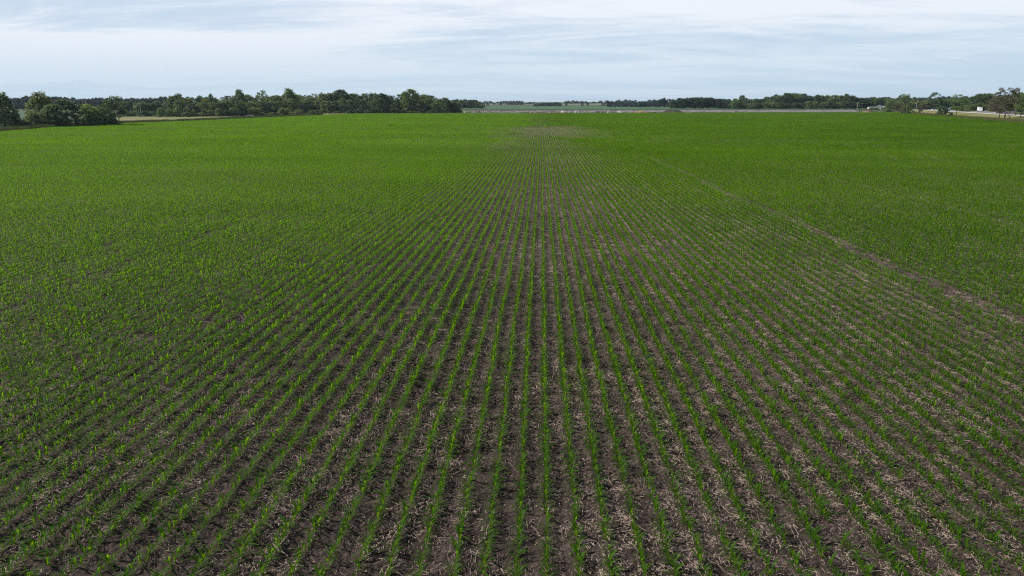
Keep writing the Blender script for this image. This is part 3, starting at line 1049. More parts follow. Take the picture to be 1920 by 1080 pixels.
mass('distant_wood', 'long dark bluish wood closing the horizon behind the left hedgerow',
     [(-60, 330, 1150, 0, itp([(-60, 184), (45, 182), (52, 178), (60, 182), (100, 180), (122, 181), (135, 184), (180, 184), (250, 184), (300, 182), (330, 181)]), 13, 3)], seed=3)
mass('distant_wood', 'thin broken line of dark trees along the far ridge at the centre',
     [(906, 925, 3300, 0, itp([(906, 192), (918, 189), (925, 192)]), 5, 1), (1060, 1100, 3400, 0, lambda v: 189.5, 5, 1), (1100, 1145, 3400, 0, lambda v: 190.5, 5, 1),
      (985, 1003, 3300, 0, lambda v: 192, 4, 1), (1140, 1200, 3000, 0, itp([(1140, 190), (1160, 188), (1180, 187), (1200, 190)]), 7, 1),
      (1200, 1232, 2600, 0, itp([(1200, 190), (1225, 187), (1232, 186)]), 7, 2),
      (915, 1060, 2750, 0, lambda v: 197.0, 5, 1)], seed=5)
mass('distant_wood', 'bluish wooded skyline behind the highway trees at the right',
     [(1560, 1990, 1900, 0, itp([(1560, 184), (1640, 183), (1700, 182), (1760, 182.5), (1800, 181), (1860, 180), (1990, 178)]), 16, 3)], seed=6)

# groves in the centre distance
FG = 'trees of the far groves at the centre'
def grove(spec, D, label, group, kinds, leaves, seed, w0=9, step=6.0, rows=1):
    g = random.Random(seed)
    for r0 in range(rows):
        px = spec[0][0]; f = itp(spec)
        while px <= spec[-1][0]:
            tree('broadleaf_tree', px, D + r0 * 25 + g.uniform(-8, 8), f(px) + g.gauss(0, 1.3) + (1.5 if r0 == 0 and rows > 1 else 0), w0 * g.uniform(.8, 1.35), g.choice(kinds), g.randint(0, 3), g.choice(leaves), label, 'tree', group)
            px += step * g.uniform(.8, 1.2)


grove([(844, 188), (852, 184.5), (862, 187), (882, 186), (890, 186.5), (905, 192)], 1350, 'dark tree in the clump just right of the end of the left wood', 'trees of the clump right of the left wood', ['round', 'dense'], ['dark', 'mid'], 41, 13, 6, 2)
grove([(928, 191), (945, 189), (955, 189), (968, 187), (972, 187), (982, 191)], 2900, 'tiny dark tree in the farmstead grove on the far ridge', 'trees of the farmstead grove on the ridge', ['dense'], ['blue'], 42, 8, 5.5)
grove([(1004, 196), (1012, 193), (1020, 191.5), (1036, 192), (1045, 191.5), (1051, 193)], 2250, 'dark tree in the low oblong grove at the edge of the far green field', 'trees of the low oblong grove', ['dense'], ['blue'], 43, 8, 5)
for px, tp, wp, lb in ((914, 193, 5, 'single small tree on the ridge left of the farmstead grove'), (1092, 192, 6, 'left one of two lone trees on the far field'), (1102, 192, 6, 'right one of two lone trees on the far field'),
                       (1062, 191, 5, 'small lone tree right of the low oblong grove'), (1131, 193, 9, 'low dark tree at the left end of the long far tree line')):
    tree('lone_tree', px, 2500, tp, wp, 'dense', 1, 'blue', lb, 'tree')
grove([(1140, 190), (1150, 190), (1180, 193), (1198, 193.5)], 1950, 'dark low tree at the left part of the long far tree line', 'trees at the left part of the far tree line', ['dense'], ['blue'], 44, 11, 7)
grove([(1200, 193), (1225, 189), (1240, 186), (1262, 187)], 1750, 'dark tree in the middle part of the long far tree line', 'trees at the middle part of the far tree line', ['dense', 'round'], ['blue'], 45, 11, 7)
tree('broadleaf_tree', 1245, 1700, 182.5, 11, 'tall', 1, 'blue', 'slim tree rising above the far tree line left of its first gap')
tree('broadleaf_tree', 1236, 1700, 186, 9, 'round', 1, 'blue', 'small round tree beside the slim tree above the far tree line')
grove([(1264, 187), (1280, 184), (1300, 181), (1318, 182), (1335, 181.5), (1350, 185), (1362, 185), (1376, 189)], 1280,
      'dark bluish tree in the thick part of the far tree line', 'trees in the thick part of the far tree line', ['round', 'dense'], ['dark', 'blue'], 46, 16, 8.5, 2)
tree('broadleaf_tree', 1391, 1260, 178, 17, 'round', 2, 'dark', 'flat-topped dark tree standing over the dip in the far tree line')
grove([(1378, 187), (1392, 184), (1410, 185), (1425, 184), (1436, 181), (1456, 177.5), (1470, 175.5), (1490, 175), (1510, 178), (1525, 178), (1540, 177), (1556, 180)], 1230,
      'mid green tree in the high part of the right wood', 'trees in the high part of the right wood', ['round', 'dense'], ['mid', 'dark'], 47, 18, 9.5, 2)
grove([(1556, 181), (1572, 178), (1586, 176.5), (1600, 178.5), (1612, 183), (1625, 184), (1640, 182), (1655, 181), (1672, 184)], 1200,
      'mid green tree in the right wood beside the farm buildings', 'trees of the right wood beside the farm buildings', ['round', 'dense'], ['mid', 'dark'], 48, 20, 10, 2)
grove([(1384, 192), (1420, 193), (1480, 192), (1540, 191), (1600, 190), (1618, 192)], 1185,
      'lower light green tree along the foot of the right wood', 'low trees along the foot of the right wood', ['dense', 'round'], ['mid', 'olive', 'dark'], 49, 17, 13, 1)
grove([(1672, 184), (1690, 186), (1720, 187), (1760, 184), (1800, 186), (1822, 186)], 1080,
      'bushy green tree behind the highway left of the white box truck', 'trees behind the highway left of the white box truck', ['round', 'dense'], ['mid', 'dark', 'olive'], 50, 22, 10, 2)
grove([(1824, 180), (1850, 176), (1868, 180), (1890, 177), (1920, 172), (1960, 172)], 860,
      'leafy tree behind the highway right of the white box truck', 'trees behind the highway right of the white box truck', ['round', 'dense', 'round'], ['mid', 'dark'], 51, 26, 13, 2)
grove([(1805, 196), (1830, 195), (1860, 193), (1890, 196), (1950, 192)], 800,
      'light green bushy tree at the far shoulder of the highway', 'bushy trees at the far shoulder of the highway', ['dense'], ['bright', 'olive', 'mid'], 52, 18, 14, 1)

# single trees on the right verge
tree('broadleaf_tree', 1697, 760, 175.5, 30, 'open', 1, 'mid', 'tall tree with a forked airy top left of the highway vehicles')
tree('broadleaf_tree', 1686, 742, 192, 26, 'sparse', 1, 'rust', 'rusty brown thin tree at the left foot of the forked airy tree')
tree('broadleaf_tree', 1700, 735, 199, 22, 'dense', 1, 'olive', 'pale rounded bush-like tree under the forked airy tree')
tree('broadleaf_tree', 1752, 900, 172, 26, 'open', 0, 'dark', 'dark tree with a ragged two-pronged top rising behind the highway')
tree('broadleaf_tree', 1770, 640, 197, 21, 'dense', 3, 'dark', 'very dark round tree standing in front of the grey trailer', sink=.6)
tree('broadleaf_tree', 1796, 630, 176, 33, 'sparse', 2, 'mid', 'mid green tree with a bare short trunk right of the very dark round tree')
tree('broadleaf_tree', 1728, 690, 196, 13, 'sparse', 3, 'rust', 'small thin brownish tree left of the very dark round tree')
tree('broadleaf_tree', 1888, 480, 163, 46, 'open', 2, 'rust', 'tall rusty tree with a clumpy top standing at the highway side')
tree('broadleaf_tree', 1878, 492, 180, 34, 'sparse', 0, 'rust', 'rusty lower tree on a dark straight trunk left of the dead grey tree')
tree('broadleaf_tree', 1872, 640, 181, 46, 'round', 0, 'rust', 'brownish leafy tree behind the trunk of the tall rusty tree')
tree('broadleaf_tree', 1907, 620, 173, 44, 'round', 1, 'mid', 'green leafy tree behind the dead grey tree')
tree('broadleaf_tree', 1845, 800, 176, 38, 'round', 3, 'dark', 'dark domed tree behind the highway just above the white box truck')
tree('broadleaf_tree', 1918, 500, 176, 34, 'round', 2, 'mid', 'leafy tree cut off by the right edge of the photo')
for i, (px, py, top, wpx, lf, lb) in enumerate([
        (1703, 209.5, 203, 9, 'dark', 'small dark bush below the white vehicle left of the highway bend'),
        (1714, 212, 207, 7, 'olive', 'low olive bush on the verge left of the small brownish tree'),
        (1750, 217.5, 214, 5, 'dark', 'tiny dark bush at the field edge left of the very dark round tree'),
        (1786, 219, 210, 12, 'dark', 'low bush between the very dark round tree and its right neighbour'),
        (1757, 218.5, 215.5, 9, 'mid', 'low green bush on the field edge under the very dark round tree'),
        (1634, 211.3, 207, 10, 'dark', 'dark low bush at the reddish soil heap near the yard corner'),
        (1668, 211, 203, 20, 'mid', 'green bush on the rough ground before the farm buildings'),
        (1640, 206, 202, 30, 'olive', 'wide low bush just below the farm buildings')]):
    p_ = hit(px, py)
    tree('verge_bush', px, p_.dot(FW), top, wpx, 'shrub', i % 4, lf, lb, 'bush')

# dead grey tree
def dead_tree(px, D, top, label):
    p = at(px, D); H = z_at(px, top, p) - p.z
    g = random.Random(77)
    o = thing('dead_tree', label, 'dead tree', p)
    mb = MB(); mb.tube([(0, 0, -.2), (.1, 0, H * .2), (0, 0, H * .38)], [.34, .28, .24], 8); mb.build('trunk', M['bark'], o, True)
    mb = MB()
    def br(s, d, L, r, n):
        e = s + d * L
        mb.tube([s, s.lerp(e, .5) + Vector((g.uniform(-.1, .1), g.uniform(-.1, .1), .1)) * L * .3, e], [r, r * .75, r * .45], 5)
        if n:
            for _ in range(5 if n > 1 else 6):
                nd = (d + Vector((g.uniform(-.8, .8), g.uniform(-.8, .8), g.uniform(-.25, .6)))).normalized()
                br(s.lerp(e, g.uniform(.4, 1)), nd, L * g.uniform(.45, .7), max(.04, r * .5), n - 1)
    for a in (0.2, 1.7, 3.0, 4.2, 5.3):
        br(Vector((0, 0, H * .34)), Vector((math.cos(a) * .75, math.sin(a) * .75, .75)).normalized(), H * .34, .15, 3)
    mb.build('branches', M['deadwood'], o)
    return o


dead_tree(1897, 462, 203, 'bare silvery grey dead tree in front of the tall rusty tree')

# ------------------------------------------------------------------ land around the field
def quad_strip(pa, pb): return pa + pb[::-1]


sheet('dry_grass', [pxy(222, 232), pxy(430, 223.6), pxy(470, 219.5), pxy(440, 218.5), pxy(240, 219.5), pxy(215, 222)], 6, .10, M['drygrass'])
sheet('dry_grass', [dxy(300, 604), dxy(470, 560), dxy(590, 672), dxy(560, 700), dxy(380, 690)], 6, .06, M['drygrass'])
sheet('dry_grass', [pxy(585, 216.6), pxy(664, 213.9), pxy(655, 212.6), pxy(600, 213)], 6, .12, M['drygrass'])
sheet('yard_gravel', [dxy(882, 752), dxy(1620, 772), dxy(1600, 1060), dxy(905, 950)], 10, .10, M['gravel'])
sheet('grass_margin', [dxy(660, 752), dxy(1700, 757), dxy(1690, 775), dxy(885, 768), dxy(700, 765)], 8, .16, noisy("margin_grass", (.30, .27, .15), (.17, .19, .08), .08, 1, .4, 2))
sheet('gravel_track', [dxy(1052, 768), dxy(1198, 768), dxy(1196, 786), dxy(1054, 786)], 5, .22, M['palegravel'])
sheet('concrete_pad', [dxy(884, 745), dxy(905, 745), dxy(905, 757), dxy(886, 757)], 4, .25, M['palegravel'])
sheet('verge', [pxy(1690, 211.4), pxy(1724, 214), pxy(1767, 217.6), (FP[-3][0], FP[-3][1]), (FP[-2][0], FP[-2][1]),
                (RD1.x - rdir.x * 260, RD1.y - rdir.y * 260), (RD2.x + rdir.x * 120, RD2.y + rdir.y * 120)], 6, .10, M['verge'])
sheet('seeded_bank', [pxy(1700, 211), pxy(1728, 213.8), pxy(1760, 216.5), pxy(1762, 213), pxy(1735, 210.5), pxy(1700, 209.5)], 5, .20, M['redgrass'])


def road_strip(name, s0, s1, off, m, a0=-420, a1=900):
    def q(a, s_): return (RD1.x + rdir.x * a + rnrm.x * s_, RD1.y + rdir.y * a + rnrm.y * s_)
    return sheet(name, [q(a0, s0), q(a1, s0), q(a1, s1), q(a0, s1)], 7, off, m)


road_strip('highway_shoulder', 0, 3.2, .26, M['palegravel'])
road_strip('highway_lanes', 3.2, 11, .30, M['concrete'])
road_strip('highway_median', 11, 24, .22, M['asphalt'])
road_strip('highway_lanes', 24, 32, .30, M['concrete'])
road_strip('highway_shoulder', 32, 35, .26, M['palegravel'])
mw = mat("road_white", (.8, .8, .78), .7)
road_strip('lane_line', 7.0, 7.2, .315, mw)
road_strip('lane_line', 28.0, 28.2, .315, mw)

# tufts of tall grass along the field's left and right edge: nobody could count them
def tuft_mesh(seed):
    g = np.random.default_rng(seed)
    n = 60
    c = np.stack([g.normal(0, .5, n), g.normal(0, .5, n), np.zeros(n)], -1)
    tipd = np.stack([g.normal(0, .25, n), g.normal(0, .25, n), g.uniform(.5, 1.1, n)], -1)
    s = g.normal(0, 1, (n, 3)); s[:, 2] = 0; s /= np.linalg.norm(s, axis=1, keepdims=True); s *= .06
    V = np.stack([c - s, c + s, c + tipd + s * .2, c + tipd - s * .2], 1).reshape(-1, 3)
    return V, np.arange(n * 4).reshape(-1, 4)


def edge_grass(name, poly_pts, per, width, label, m, hs=1.0):
    g = np.random.default_rng(len(poly_pts) * 7 + per)
    P_ = []
    for (x1, y1), (x2, y2) in zip(poly_pts, poly_pts[1:]):
        L = math.hypot(x2 - x1, y2 - y1); n = int(L * per)
        f = g.uniform(0, 1, n)
        nx_, ny_ = -(y2 - y1) / L, (x2 - x1) / L
        o_ = g.uniform(-.2, 1, n) * width
        P_.append(np.stack([x1 + (x2 - x1) * f + nx_ * o_, y1 + (y2 - y1) * f + ny_ * o_], -1))
    P_ = np.concatenate(P_)
    z_ = T(P_[:, 0], P_[:, 1]) + .08
    n = len(P_)
    src = source(name + "_src", [mesh_np("tuft", *tuft_mesh(i), m) for i in range(4)])
    s_ = g.uniform(.6, 1.5, n) * hs
    st_ = scatter(name, src, np.stack([P_, ] if False else [P_[:, 0], P_[:, 1], z_], -1), g.integers(0, 4, n), np.stack([z_ * 0, z_ * 0, g.uniform(0, 6.28, n)], -1),
                  np.stack([s_ * 1.2, s_ * 1.2, s_], -1))
    return scatter_object(name, [st_], label=label, cat='grass', kind='stuff')


ML = [tuple(q) for q in FP[1:6]]
edge_grass('edge_grass', ML, 5, 5, 'rough tall grass fringe along the left edge of the corn', leafmat("fringe_grass", (.06, .085, .03), (.11, .12, .05), (.1, .13, .04), .3, .7, .2, .6, .2), 1.3)
ME = [tuple(q) for q in FP[10:14]]
edge_grass('edge_grass', ME, 4, 6, 'dry yellow grass fringe along the right edge of the corn', leafmat("fringe_straw", (.22, .19, .08), (.13, .15, .05), (.2, .18, .07), .3, .7, .2, .6, .2), .9)
MF = [tuple(q) for q in FP[6:11]]
edge_grass('edge_grass', MF, 3, 6, 'thin pale grass margin along the far edge of the corn', leafmat("fringe_pale", (.26, .24, .12), (.16, .18, .07), (.2, .18, .07), .3, .7, .2, .6, .2), .8)

# ------------------------------------------------------------------ yard across the far end
g = np.random.default_rng(91)
def rock_mesh(seed):
    q = np.random.default_rng(seed)
    bm = bmesh.new(); bmesh.ops.create_icosphere(bm, subdivisions=1, radius=1)
    for v_ in bm.verts: v_.co *= q.uniform(.65, 1.25); v_.co.z = max(-.2, v_.co.z * .55)
    me = bpy.data.meshes.new("clod"); bm.to_mesh(me); bm.free(); me.materials.append(M['rubble']); return me


n = 2600
pxs = g.uniform(888, 1615, n); Ds = 775 + (g.uniform(0, 1, n) ** 1.3) * 250
PP = np.array([tuple(at(a_, b_)) for a_, b_ in zip(pxs, Ds)])
kk = g.uniform(0, 1, n) < (.25 + .75 * vnoise(PP[:, 0] / 12, PP[:, 1] / 22, 71))
PP = PP[kk]; n = len(PP)
sz = np.clip(g.lognormal(-.35, .5, n), .25, 2.0) * np.where(PP[:, 0] < at(1180, 800).x, 1.25, .8)
st_ = scatter('rubble', source('rubble_src', [rock_mesh(i) for i in range(6)]), PP + [0, 0, .1], g.integers(0, 6, n), np.stack([sz * 0, sz * 0, g.uniform(0, 6.28, n)], -1),
              np.stack([sz * 1.9, sz * 1.1, sz * .7], -1))
scatter_object('rubble', [st_], label='grey broken rubble and clods strewn over the bare yard beyond the corn', cat='rubble', kind='stuff')


def heap(name, px, D, wpx, hpx, depth, m, label, cat='heap', seed=0, rough_=.3):
    p = at(px, D); W = wpx * D / 1344 / 2; H = hpx * D / 1344
    q = np.random.default_rng(seed)
    n = 48; kx = np.linspace(-1, 1, n)
    X, Y = np.meshgrid(kx, kx)
    rr = np.sqrt(X ** 2 + Y ** 2)
    Z = np.clip(1 - rr ** 1.6, -.02, 1) * (.65 + .7 * vnoise(X * 4 + seed, Y * 4, 3)) + (vnoise(X * 14, Y * 14, seed + 1) - .5) * rough_ * np.clip(1 - rr, 0, 1)
    V = np.stack([X * W, Y * depth, Z * H - .1], -1).reshape(-1, 3)
    ii = np.arange(n * n).reshape(n, n)
    Q = np.stack([ii[:-1, :-1], ii[:-1, 1:], ii[1:, 1:], ii[1:, :-1]], -1).reshape(-1, 4)
    me = mesh_np(name, V, Q, m, False)
    o = link(name, me, None, (p.x, p.y, p.z + .1)); o.rotation_euler = (0, 0, YAW)
    return tag(o, label, cat)


heap('overgrown_mound', 1262, 800, 48, 5.5, 14, M['spoil'], 'long dark weed-covered mound beyond the far edge of the corn', 'mound', 1)
heap('clay_heap', 1203, 786, 27, 3.6, 7, M['clay'], 'orange-tan clay heap in the yard beyond the corn', 'heap', 2)
heap('soil_heap', 1627, 790, 26, 4, 7, noisy("red_soil", (.24, .15, .11), (.17, .11, .08), .5, .95, .6, 2), 'reddish soil heap at the right end of the grey yard', 'heap', 3)
heap('rubble_heap', 893, 790, 20, 4.5, 9, M['rubble'], 'pale grey rubble heap at the left end of the yard', 'heap', 4)
heap('spoil_heap', 1120, 788, 5, 4.0, 2, M['spoil'], 'small black heap at the right end of the pale gravel track', 'heap', 5)

# brush pile of pale cut wood
p = at(466, 622)
mb = MB(); gg = random.Random(4)
for _ in range(130):
    x_ = gg.gauss(0, 4.2); y_ = gg.gauss(0, 1.5); zt = max(.15, 1.6 * math.exp(-(x_ / 5.5) ** 2) * gg.uniform(.3, 1))
    a = gg.uniform(0, 3.14); L = gg.uniform(.8, 2.2)
    d = Vector((math.cos(a), math.sin(a), gg.uniform(-.35, .35))) * L
    c_ = Vector((x_, y_, zt)); mb.tube([c_ - d * .5, c_ + d * .5], [gg.uniform(.07, .16), .05], 5)
o = mb.build('brush_pile', noisy("bleached_wood", (.42, .36, .33), (.24, .19, .19), .8, .95, .4, 5)); o.location = (p.x, p.y, p.z); o.rotation_euler = (0, 0, YAW)
tag(o, 'low pile of bleached cut branches at the foot of the left wood', 'brush pile')


# ------------------------------------------------------------------ objects
def tank(px, D, L, r, label, m=None):
    o = thing('storage_tank', label, 'tank', at(px, D), YAW)
    mb = MB(); mb.tube([(-L / 2, 0, r + .35), (-L / 2 + .12, 0, r + .35), (-L / 2 + .4, 0, r + .35), (L / 2 - .4, 0, r + .35), (L / 2 - .12, 0, r + .35), (L / 2, 0, r + .35)],
                       [r * .4, r * .8, r, r, r * .8, r * .4], 16)
    mb.build('tank_body', M['white'], o, True)
    for sx in (-.3, .3):
        mb = MB(); mb.box(sx * L - .12, sx * L + .12, -r * .8, r * .8, 0, .55); mb.build('saddle', M['roofgrey'], o)
    mb = MB(); mb.tube([(0, 0, 2 * r + .3), (0, 0, 2 * r + .6)], .22, 10); mb.build('valve_dome', M['white'], o)
    return o


tank(871, 752, 1.9, .72, 'small white tank at the right end of the left wood, left of the yard')
tank(1055, 770, 3.4, .95, 'white tank at the left end of the pale gravel track')


def container(px, D, L, W, H, m, label, name='site_container', cat='container'):
    o = thing(name, label, cat, at(px, D), YAW + .1)
    mb = MB(); mb.box(-L / 2, L / 2, -W / 2, W / 2, .15, H, .04)
    n = int(L / .4)
    for i in range(n):
        x_ = -L / 2 + .2 + i * (L - .3) / max(1, n); mb.box(x_, x_ + .12, -W / 2 - .04, -W / 2 + .02, .3, H - .12)
    mb.build('shell', m, o)
    mb = MB(); mb.box(-L / 2 + .1, L / 2 - .1, -W / 2 + .1, W / 2 - .1, 0, .15); mb.build('skids', M['dark'], o)
    mb = MB(); mb.box(L / 2 - 1.1, L / 2 - .25, -W / 2 - .075, -W / 2 - .045, .25, H - .2); mb.build('door', M['silver'], o)
    return o


container(1081, 778, 1.6, 2, 2.5, M['white'], 'narrow white cabin standing behind the pale gravel track')
container(1087, 780, 2.2, 2, 2.3, M['trailer'], 'grey-blue cabin right of the narrow white cabin')
container(1074, 776, .9, .9, 2.0, M['roofgrey'], 'small dark upright cabinet at the pale gravel track')
container(1225, 782, 9, 1.6, 1.1, mat("black_steel", (.02, .022, .035), .6), 'long low black bin right of the clay heap', 'skip_bin', 'bin')


def wheel(o, x_, y_, r, w_=.25):
    mb = MB(); mb.tube([(x_, y_ - w_ / 2, r), (x_, y_ + w_ / 2, r)], r, 16); wh = mb.build('wheel', M['dark'], o)
    s_ = 1 if y_ > 0 else -1
    mb = MB(); mb.tube([(x_, y_ + s_ * w_ / 2, r), (x_, y_ + s_ * (w_ / 2 + .02), r)], r * .55, 12); mb.build('rim', M['silver'], wh)


def car(p, rz, label, paint, name='car', cat='car', van=False):
    o = thing(name, label, cat, p, rz)
    if van:
        pts_ = [(-2.6, .35), (2.6, .35), (2.65, .95), (2.3, 1.25), (1.55, 2.05), (-2.5, 2.15), (-2.65, 1.9)]
    else:
        pts_ = [(-2.25, .32), (2.25, .32), (2.3, .7), (2.15, .86), (1.05, .98), (.45, 1.42), (-1.1, 1.45), (-1.75, 1.02), (-2.25, .95)]
    mb = MB(); mb.prism(pts_, -.9, .9)
    bmesh.ops.bevel(mb.bm, geom=mb.bm.edges[:], offset=.06, segments=2, affect='EDGES')
    mb.build('body', paint, o)
    mb = MB()
    if van: mb.prism([(1.62, 1.95), (2.2, 1.3), (.9, 1.3), (.9, 1.95)], -.915, .915)
    else: mb.prism([(.42, 1.36), (.98, 1.0), (-1.55, 1.0), (-1.05, 1.38)], -.915, .915)
    mb.build('side_window', M['glass'], o)
    for x_ in ((-1.6, 1.65) if van else (-1.4, 1.42)):
        for y_ in (-.82, .82): wheel(o, x_, y_, .36 if van else .33)
    xf = 2.62 if van else 2.27
    for y_ in (-.65, .65):
        mb = MB(); mb.box(xf, xf + .04, y_ - .15, y_ + .15, .66, .8); mb.build('headlight', M['white'], o)
    return o


RZ = math.atan2(rdir.y, rdir.x)


def road_at(px, s_):
    """point on the road at offset s_ seen at column px"""
    d = ray(px, HOR)
    # solve k*d = RD1 + a*rdir + s*rnrm
    A = np.array([[d.x, -rdir.x], [d.y, -rdir.y]]); bb = np.array([RD1.x + rnrm.x * s_, RD1.y + rnrm.y * s_])
    k_, a_ = np.linalg.solve(A, bb)
    return Vector((d.x * k_, d.y * k_, T1(d.x * k_, d.y * k_) + .31))


def box_truck(p, rz, label, L=6.4, sc_=1.0):
    o = thing('box_truck', label, 'truck', p, rz); o.scale = (sc_,) * 3
    mb = MB(); mb.box(-L / 2 - 1, L / 2 - 1, -1.25, 1.25, 1.05, 3.75, .05); cb = mb.build('cargo_box', M['white'], o)
    mb = MB(); mb.box(-L / 2 + .6, L / 2 - 2.6, -1.285, -1.262, 1.9, 2.9); mb.build('side_panel', mat("pale_grey_panel", (.45, .46, .47), .5), cb)
    mb = MB(); mb.prism([(L / 2 - .9, .6), (L / 2 + 1.2, .6), (L / 2 + 1.25, 1.35), (L / 2 + .85, 1.6), (L / 2 + .45, 2.5), (L / 2 - .9, 2.55)], -1.05, 1.05); mb.build('cab', M['white'], o)
    mb = MB(); mb.prism([(L / 2 - .3, 1.6), (L / 2 + .75, 1.6), (L / 2 + .42, 2.3), (L / 2 - .3, 2.3)], -1.065, 1.065); mb.build('cab_window', M['glass'], o)
    mb = MB(); mb.box(-L / 2 - .9, L / 2 + .9, -.45, .45, .55, 1.03); mb.build('chassis', M['dark'], o)
    for x_ in (-L / 2 + .6, L / 2 + .3):
        for y_ in (-.98, .98): wheel(o, x_, y_, .48, .3)
    return o


box_truck(road_at(1839, 28), RZ + math.pi, 'white box truck driving on the highway in front of the dark trees', sc_=1.25)
car(road_at(1850.5, 28), RZ + math.pi, 'small silver car behind the white box truck', M['silver'])
car(road_at(1750, 9), RZ, 'white car on the highway left of the very dark round tree', M['white'])
car(road_at(1724, 27), RZ + math.pi, 'white van on the highway beside the small brownish tree', M['white'], 'van', 'van', True)
car(road_at(1703, 27), RZ + math.pi, 'distant white van at the far left of the visible highway', M['white'], 'van', 'van', True)


def semi(p, rz, label):
    o = thing('semi_truck', label, 'truck', p, rz)
    mb = MB(); mb.box(-8, 4, -1.28, 1.28, 1.15, 4.05, .05); tr_ = mb.build('trailer_box', M['trailer'], o)
    mb = MB(); mb.box(-8.03, 4.03, -1.31, 1.31, 4.053, 4.13); mb.build('roof_cap', M['white'], tr_)
    mb = MB(); mb.prism([(4.6, .7), (8, .7), (8.05, 1.8), (6.9, 2.0), (6.5, 3.2), (4.6, 3.6)], -1.15, 1.15); mb.build('cab', M['white'], o)
    mb = MB(); mb.prism([(5.6, 2.1), (6.8, 2.1), (6.45, 2.95), (5.6, 2.95)], -1.165, 1.165); mb.build('cab_window', M['glass'], o)
    mb = MB(); mb.box(-7.8, 7.8, -.45, .45, .6, 1.12); mb.build('chassis', M['dark'], o)
    for x_ in (-7, -5.8, 4.9, 7):
        for y_ in (-.98, .98): wheel(o, x_, y_, .5, .35)
    return o


semi(road_at(1779, 9), RZ, 'semi truck with a grey-blue trailer half hidden by the very dark round tree')
for px, D, lb in ((1143, 785, 'white pickup-sized vehicle left of the white parked van in the yard'),):
    car(at(px, D) + Vector((0, 0, .12)), .2, lb, M['white'])
car(at(1163, 783) + Vector((0, 0, .12)), -.3, 'white van parked in the yard left of the clay heap', M['white'], 'van', 'van', True)
for px, D, lb in ((1124, 778, 'dark bale left of the other two in the yard'), (1130, 779, 'dark bale between the other two in the yard'), (1149, 779, 'dark bale just right of the white car in the yard')):
    p = at(px, D)
    mb = MB(); mb.tube([(-.75, 0, .75), (.75, 0, .75)], .75, 18)
    bmesh.ops.bevel(mb.bm, geom=[e for e in mb.bm.edges if len(e.link_faces) == 2 and abs(e.verts[0].co.x - e.verts[1].co.x) < .01], offset=.08, segments=1, affect='EDGES')
    o = mb.build('wrapped_bale', mat("black_wrap", (.02, .02, .02), .5)); o.location = (p.x, p.y, p.z + .1)
    tag(o, lb, 'bale', 'dark bales in the yard')

# perimeter fence of the yard
o = thing('wire_fence', 'low post and wire fence along the front of the grey yard', 'fence', at(1450, 772), 0)
o0 = o.location.copy()
prev = None
mbw = MB()
for i, px in enumerate(np.arange(1300, 1606, 5.0)):
    p = at(px, 772) - o0
    mb = MB(); mb.tube([(p.x, p.y, p.z - .1), (p.x, p.y, p.z + 1.5)], .09, 6); mb.build('post', M['bark'], o)
    if prev is not None:
        for h in (.5, .95, 1.35): mbw.tube([prev + Vector((0, 0, h)), p + Vector((0, 0, h))], .02, 4)
    prev = p
mbw.build('wire', M['silver'], o)


def pole(px, D, top, label, arm=True, lean=0, r=.17, m='pole', rz=0):
    p = at(px, D); H = z_at(px, top, p) - p.z
    o = thing('utility_pole', label, 'utility pole', p, rz)
    mb = MB(); mb.tube([(0, 0, -.3), (lean * .5, 0, H * .5), (lean, 0, H)], [r * 1.3, r * 1.1, r], 8); mb.build('mast', M[m], o, True)
    if arm:
        mb = MB(); mb.box(lean - 1.2, lean + 1.2, -.09, .09, H - .8, H - .6); ca_ = mb.build('crossarm', M[m], o)
        for x_ in (-1.05, -.4, .4, 1.05):
            mb = MB(); mb.tube([(lean + x_, 0, H - .6), (lean + x_, 0, H - .4)], [.05, .03], 6); mb.build('insulator', M['white'], ca_)
    return Vector((p.x, p.y, p.z + H))


pole(1608, 775, 192.5, 'pale utility pole at the right end of the grey yard', r=.26)
pole(1719, 800, 189, 'pale utility pole above the white van on the highway', r=.2)
pole(1860, 700, 184.5, 'utility pole beside the highway between box truck and rusty tree', r=.2)
a1_ = pole(30, 480, 193.5, 'leaning utility pole between the two tallest hedgerow trees', lean=-2.2, r=.2)
a2_ = pole(161, 520, 184, 'thin pale utility pole behind the bright yellow-green tree', r=.15, arm=True)
a3_ = pole(262, 600, 193, 'utility pole on the rough grass right of the left hedgerow')
a4_ = pole(530, 716, 194.5, 'utility pole in front of the left wood by the pale rounded bushes')
a5_ = pole(907, 800, 196, 'utility pole right of the end of the left wood')
for i, (a_, b_, lb) in enumerate(((a1_, a2_, 'overhead cable strung between the poles of the left hedgerow'), (a3_, a4_, 'overhead cable crossing the left part of the left wood'),
                                  (a4_, a5_, 'overhead cable crossing in front of the right part of the left wood'))):
    mb = MB()
    for dz in (0, -.7):
        mb.tube([a_.lerp(b_, f) + Vector((0, 0, dz - .3 - 4 * f * (1 - f) * 1.1)) for f in np.linspace(0, 1, 13)], .035, 4)
    tag(mb.build('overhead_cable', M['silver']), lb, 'cable')


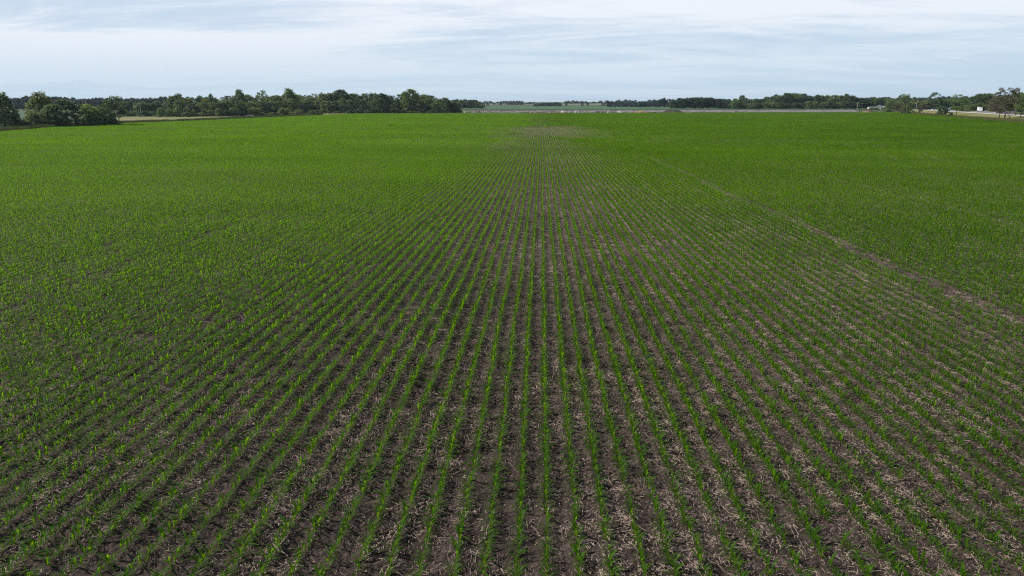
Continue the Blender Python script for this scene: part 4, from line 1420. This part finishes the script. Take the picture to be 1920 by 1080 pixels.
# farm buildings at the right
def building(px, D, L, W, H, roofh, wall, roof, label, rz=0, name='farm_building', cat='building', nwin=4, porch=False):
    o = thing(name, label, cat, at(px, D) - Vector((0, 0, .2)), rz)
    mb = MB(); mb.prism([(-W / 2, 0), (W / 2, 0), (W / 2, H), (0, H + roofh), (-W / 2, H)], -L / 2, L / 2)
    me_o = mb.build('wall', wall, o); me_o.rotation_euler = (0, 0, math.pi / 2)
    mb = MB(); e = .5; k_ = roofh / (W / 2)
    mb.prism([(-W / 2 - e, H - e * k_ + .03), (0, H + roofh + .03), (W / 2 + e, H - e * k_ + .03), (W / 2 + e, H - e * k_ + .2), (0, H + roofh + .22), (-W / 2 - e, H - e * k_ + .2)], -L / 2 - e, L / 2 + e)
    rf = mb.build('roof', roof, o); rf.rotation_euler = (0, 0, math.pi / 2)
    for i in range(nwin):
        x_ = -L / 2 + L * (i + .5) / nwin
        if i == nwin // 2:
            mb = MB(); mb.box(x_ - .55, x_ + .55, -W / 2 - .05, -W / 2 - .005, .2, 2.3); mb.build('door', M['roofgrey'], o)
        else:
            mb = MB(); mb.box(x_ - .8, x_ + .8, -W / 2 - .06, -W / 2 - .005, 1.1, 2.3); wn = mb.build('window', M['white'], o)
            mb = MB(); mb.box(x_ - .68, x_ + .68, -W / 2 - .075, -W / 2 - .063, 1.2, 2.2); mb.build('pane', M['glass'], wn)
    return o


building(1639, 1150, 17, 9, 2.6, 1.7, M['cream'], M['roofgrey'], 'long low cream farm building with a grey roof, leftmost of the three', YAW - .05, nwin=6)
building(1650.5, 1165, 8, 7, 4.6, 2.1, M['white'], M['roofgrey'], 'farmhouse whose white gable rises behind the long low building', YAW + 1.45, 'farmhouse', 'house', nwin=3)
building(1662, 1150, 10, 9, 3.2, 2.6, M['cream'], M['roofblue'], 'farm building with a blue-grey roof at the right of the white gable', YAW + .2, nwin=3)
building(1656, 1140, 9, 6, 2.3, 1.2, M['cream'], M['roofgrey'], 'small cream outbuilding in front of the white-gabled farmhouse', YAW, 'outbuilding', 'shed', nwin=3)
building(933, 2820, 16, 9, 4.5, 3.0, M['white'], M['roofgrey'], 'tiny white farm building at the left side of the ridge grove', YAW, nwin=3)
building(946, 2800, 14, 9, 4.0, 2.5, M['white'], M['roofgrey'], 'tiny white farm building below the middle of the ridge grove', YAW + .2, nwin=3)

# far fields: paler and darker bands between the hedges
sheet('far_field', [dxy(900, 1060), dxy(1690, 1075), dxy(1600, 1165), dxy(1200, 1850), dxy(1010, 2150), dxy(870, 1950), dxy(870, 1100)], 40, .4,
      noisy("far_crop", (.040, .105, .040), (.055, .12, .045), .004, 1))
sheet('far_field', [dxy(860, 2560), dxy(1200, 2560), dxy(1180, 3100), dxy(880, 3100)], 60, .8, noisy("far_stubble", (.15, .18, .115), (.11, .15, .09), .002, 1))
sheet('far_field', [dxy(0, 560), dxy(120, 560), dxy(110, 900), dxy(-20, 900)], 20, .3, noisy("far_left_crop", (.045, .10, .05), (.06, .12, .05), .004, 1))

# ------------------------------------------------------------------ air
hz = bpy.data.materials.new("haze_air"); hz.use_nodes = True
nt = hz.node_tree; nt.nodes.clear()
oo = nt.nodes.new('ShaderNodeOutputMaterial'); pvn = nt.nodes.new('ShaderNodeVolumePrincipled')
pvn.inputs['Color'].default_value = (.62, .76, .95, 1)
pvn.inputs['Density'].default_value = .000045
pvn.inputs['Anisotropy'].default_value = .3
nt.links.new(pvn.outputs[0], oo.inputs['Volume'])
bm = bmesh.new()
bmesh.ops.create_cube(bm, size=1)
zlo, zhi = -6, 60
for v_ in bm.verts:
    v_.co = Vector((v_.co.x * 14600, 4400 + v_.co.y * 9800, (zlo + zhi) / 2 + v_.co.z * (zhi - zlo)))
me = bpy.data.meshes.new("haze"); bm.to_mesh(me); bm.free(); me.materials.append(hz)
tag(link("haze", me), kind='stuff')
print("trees", sum(1 for o_ in bpy.data.objects if o_.get('category') == 'tree'), "objects", len(bpy.data.objects))
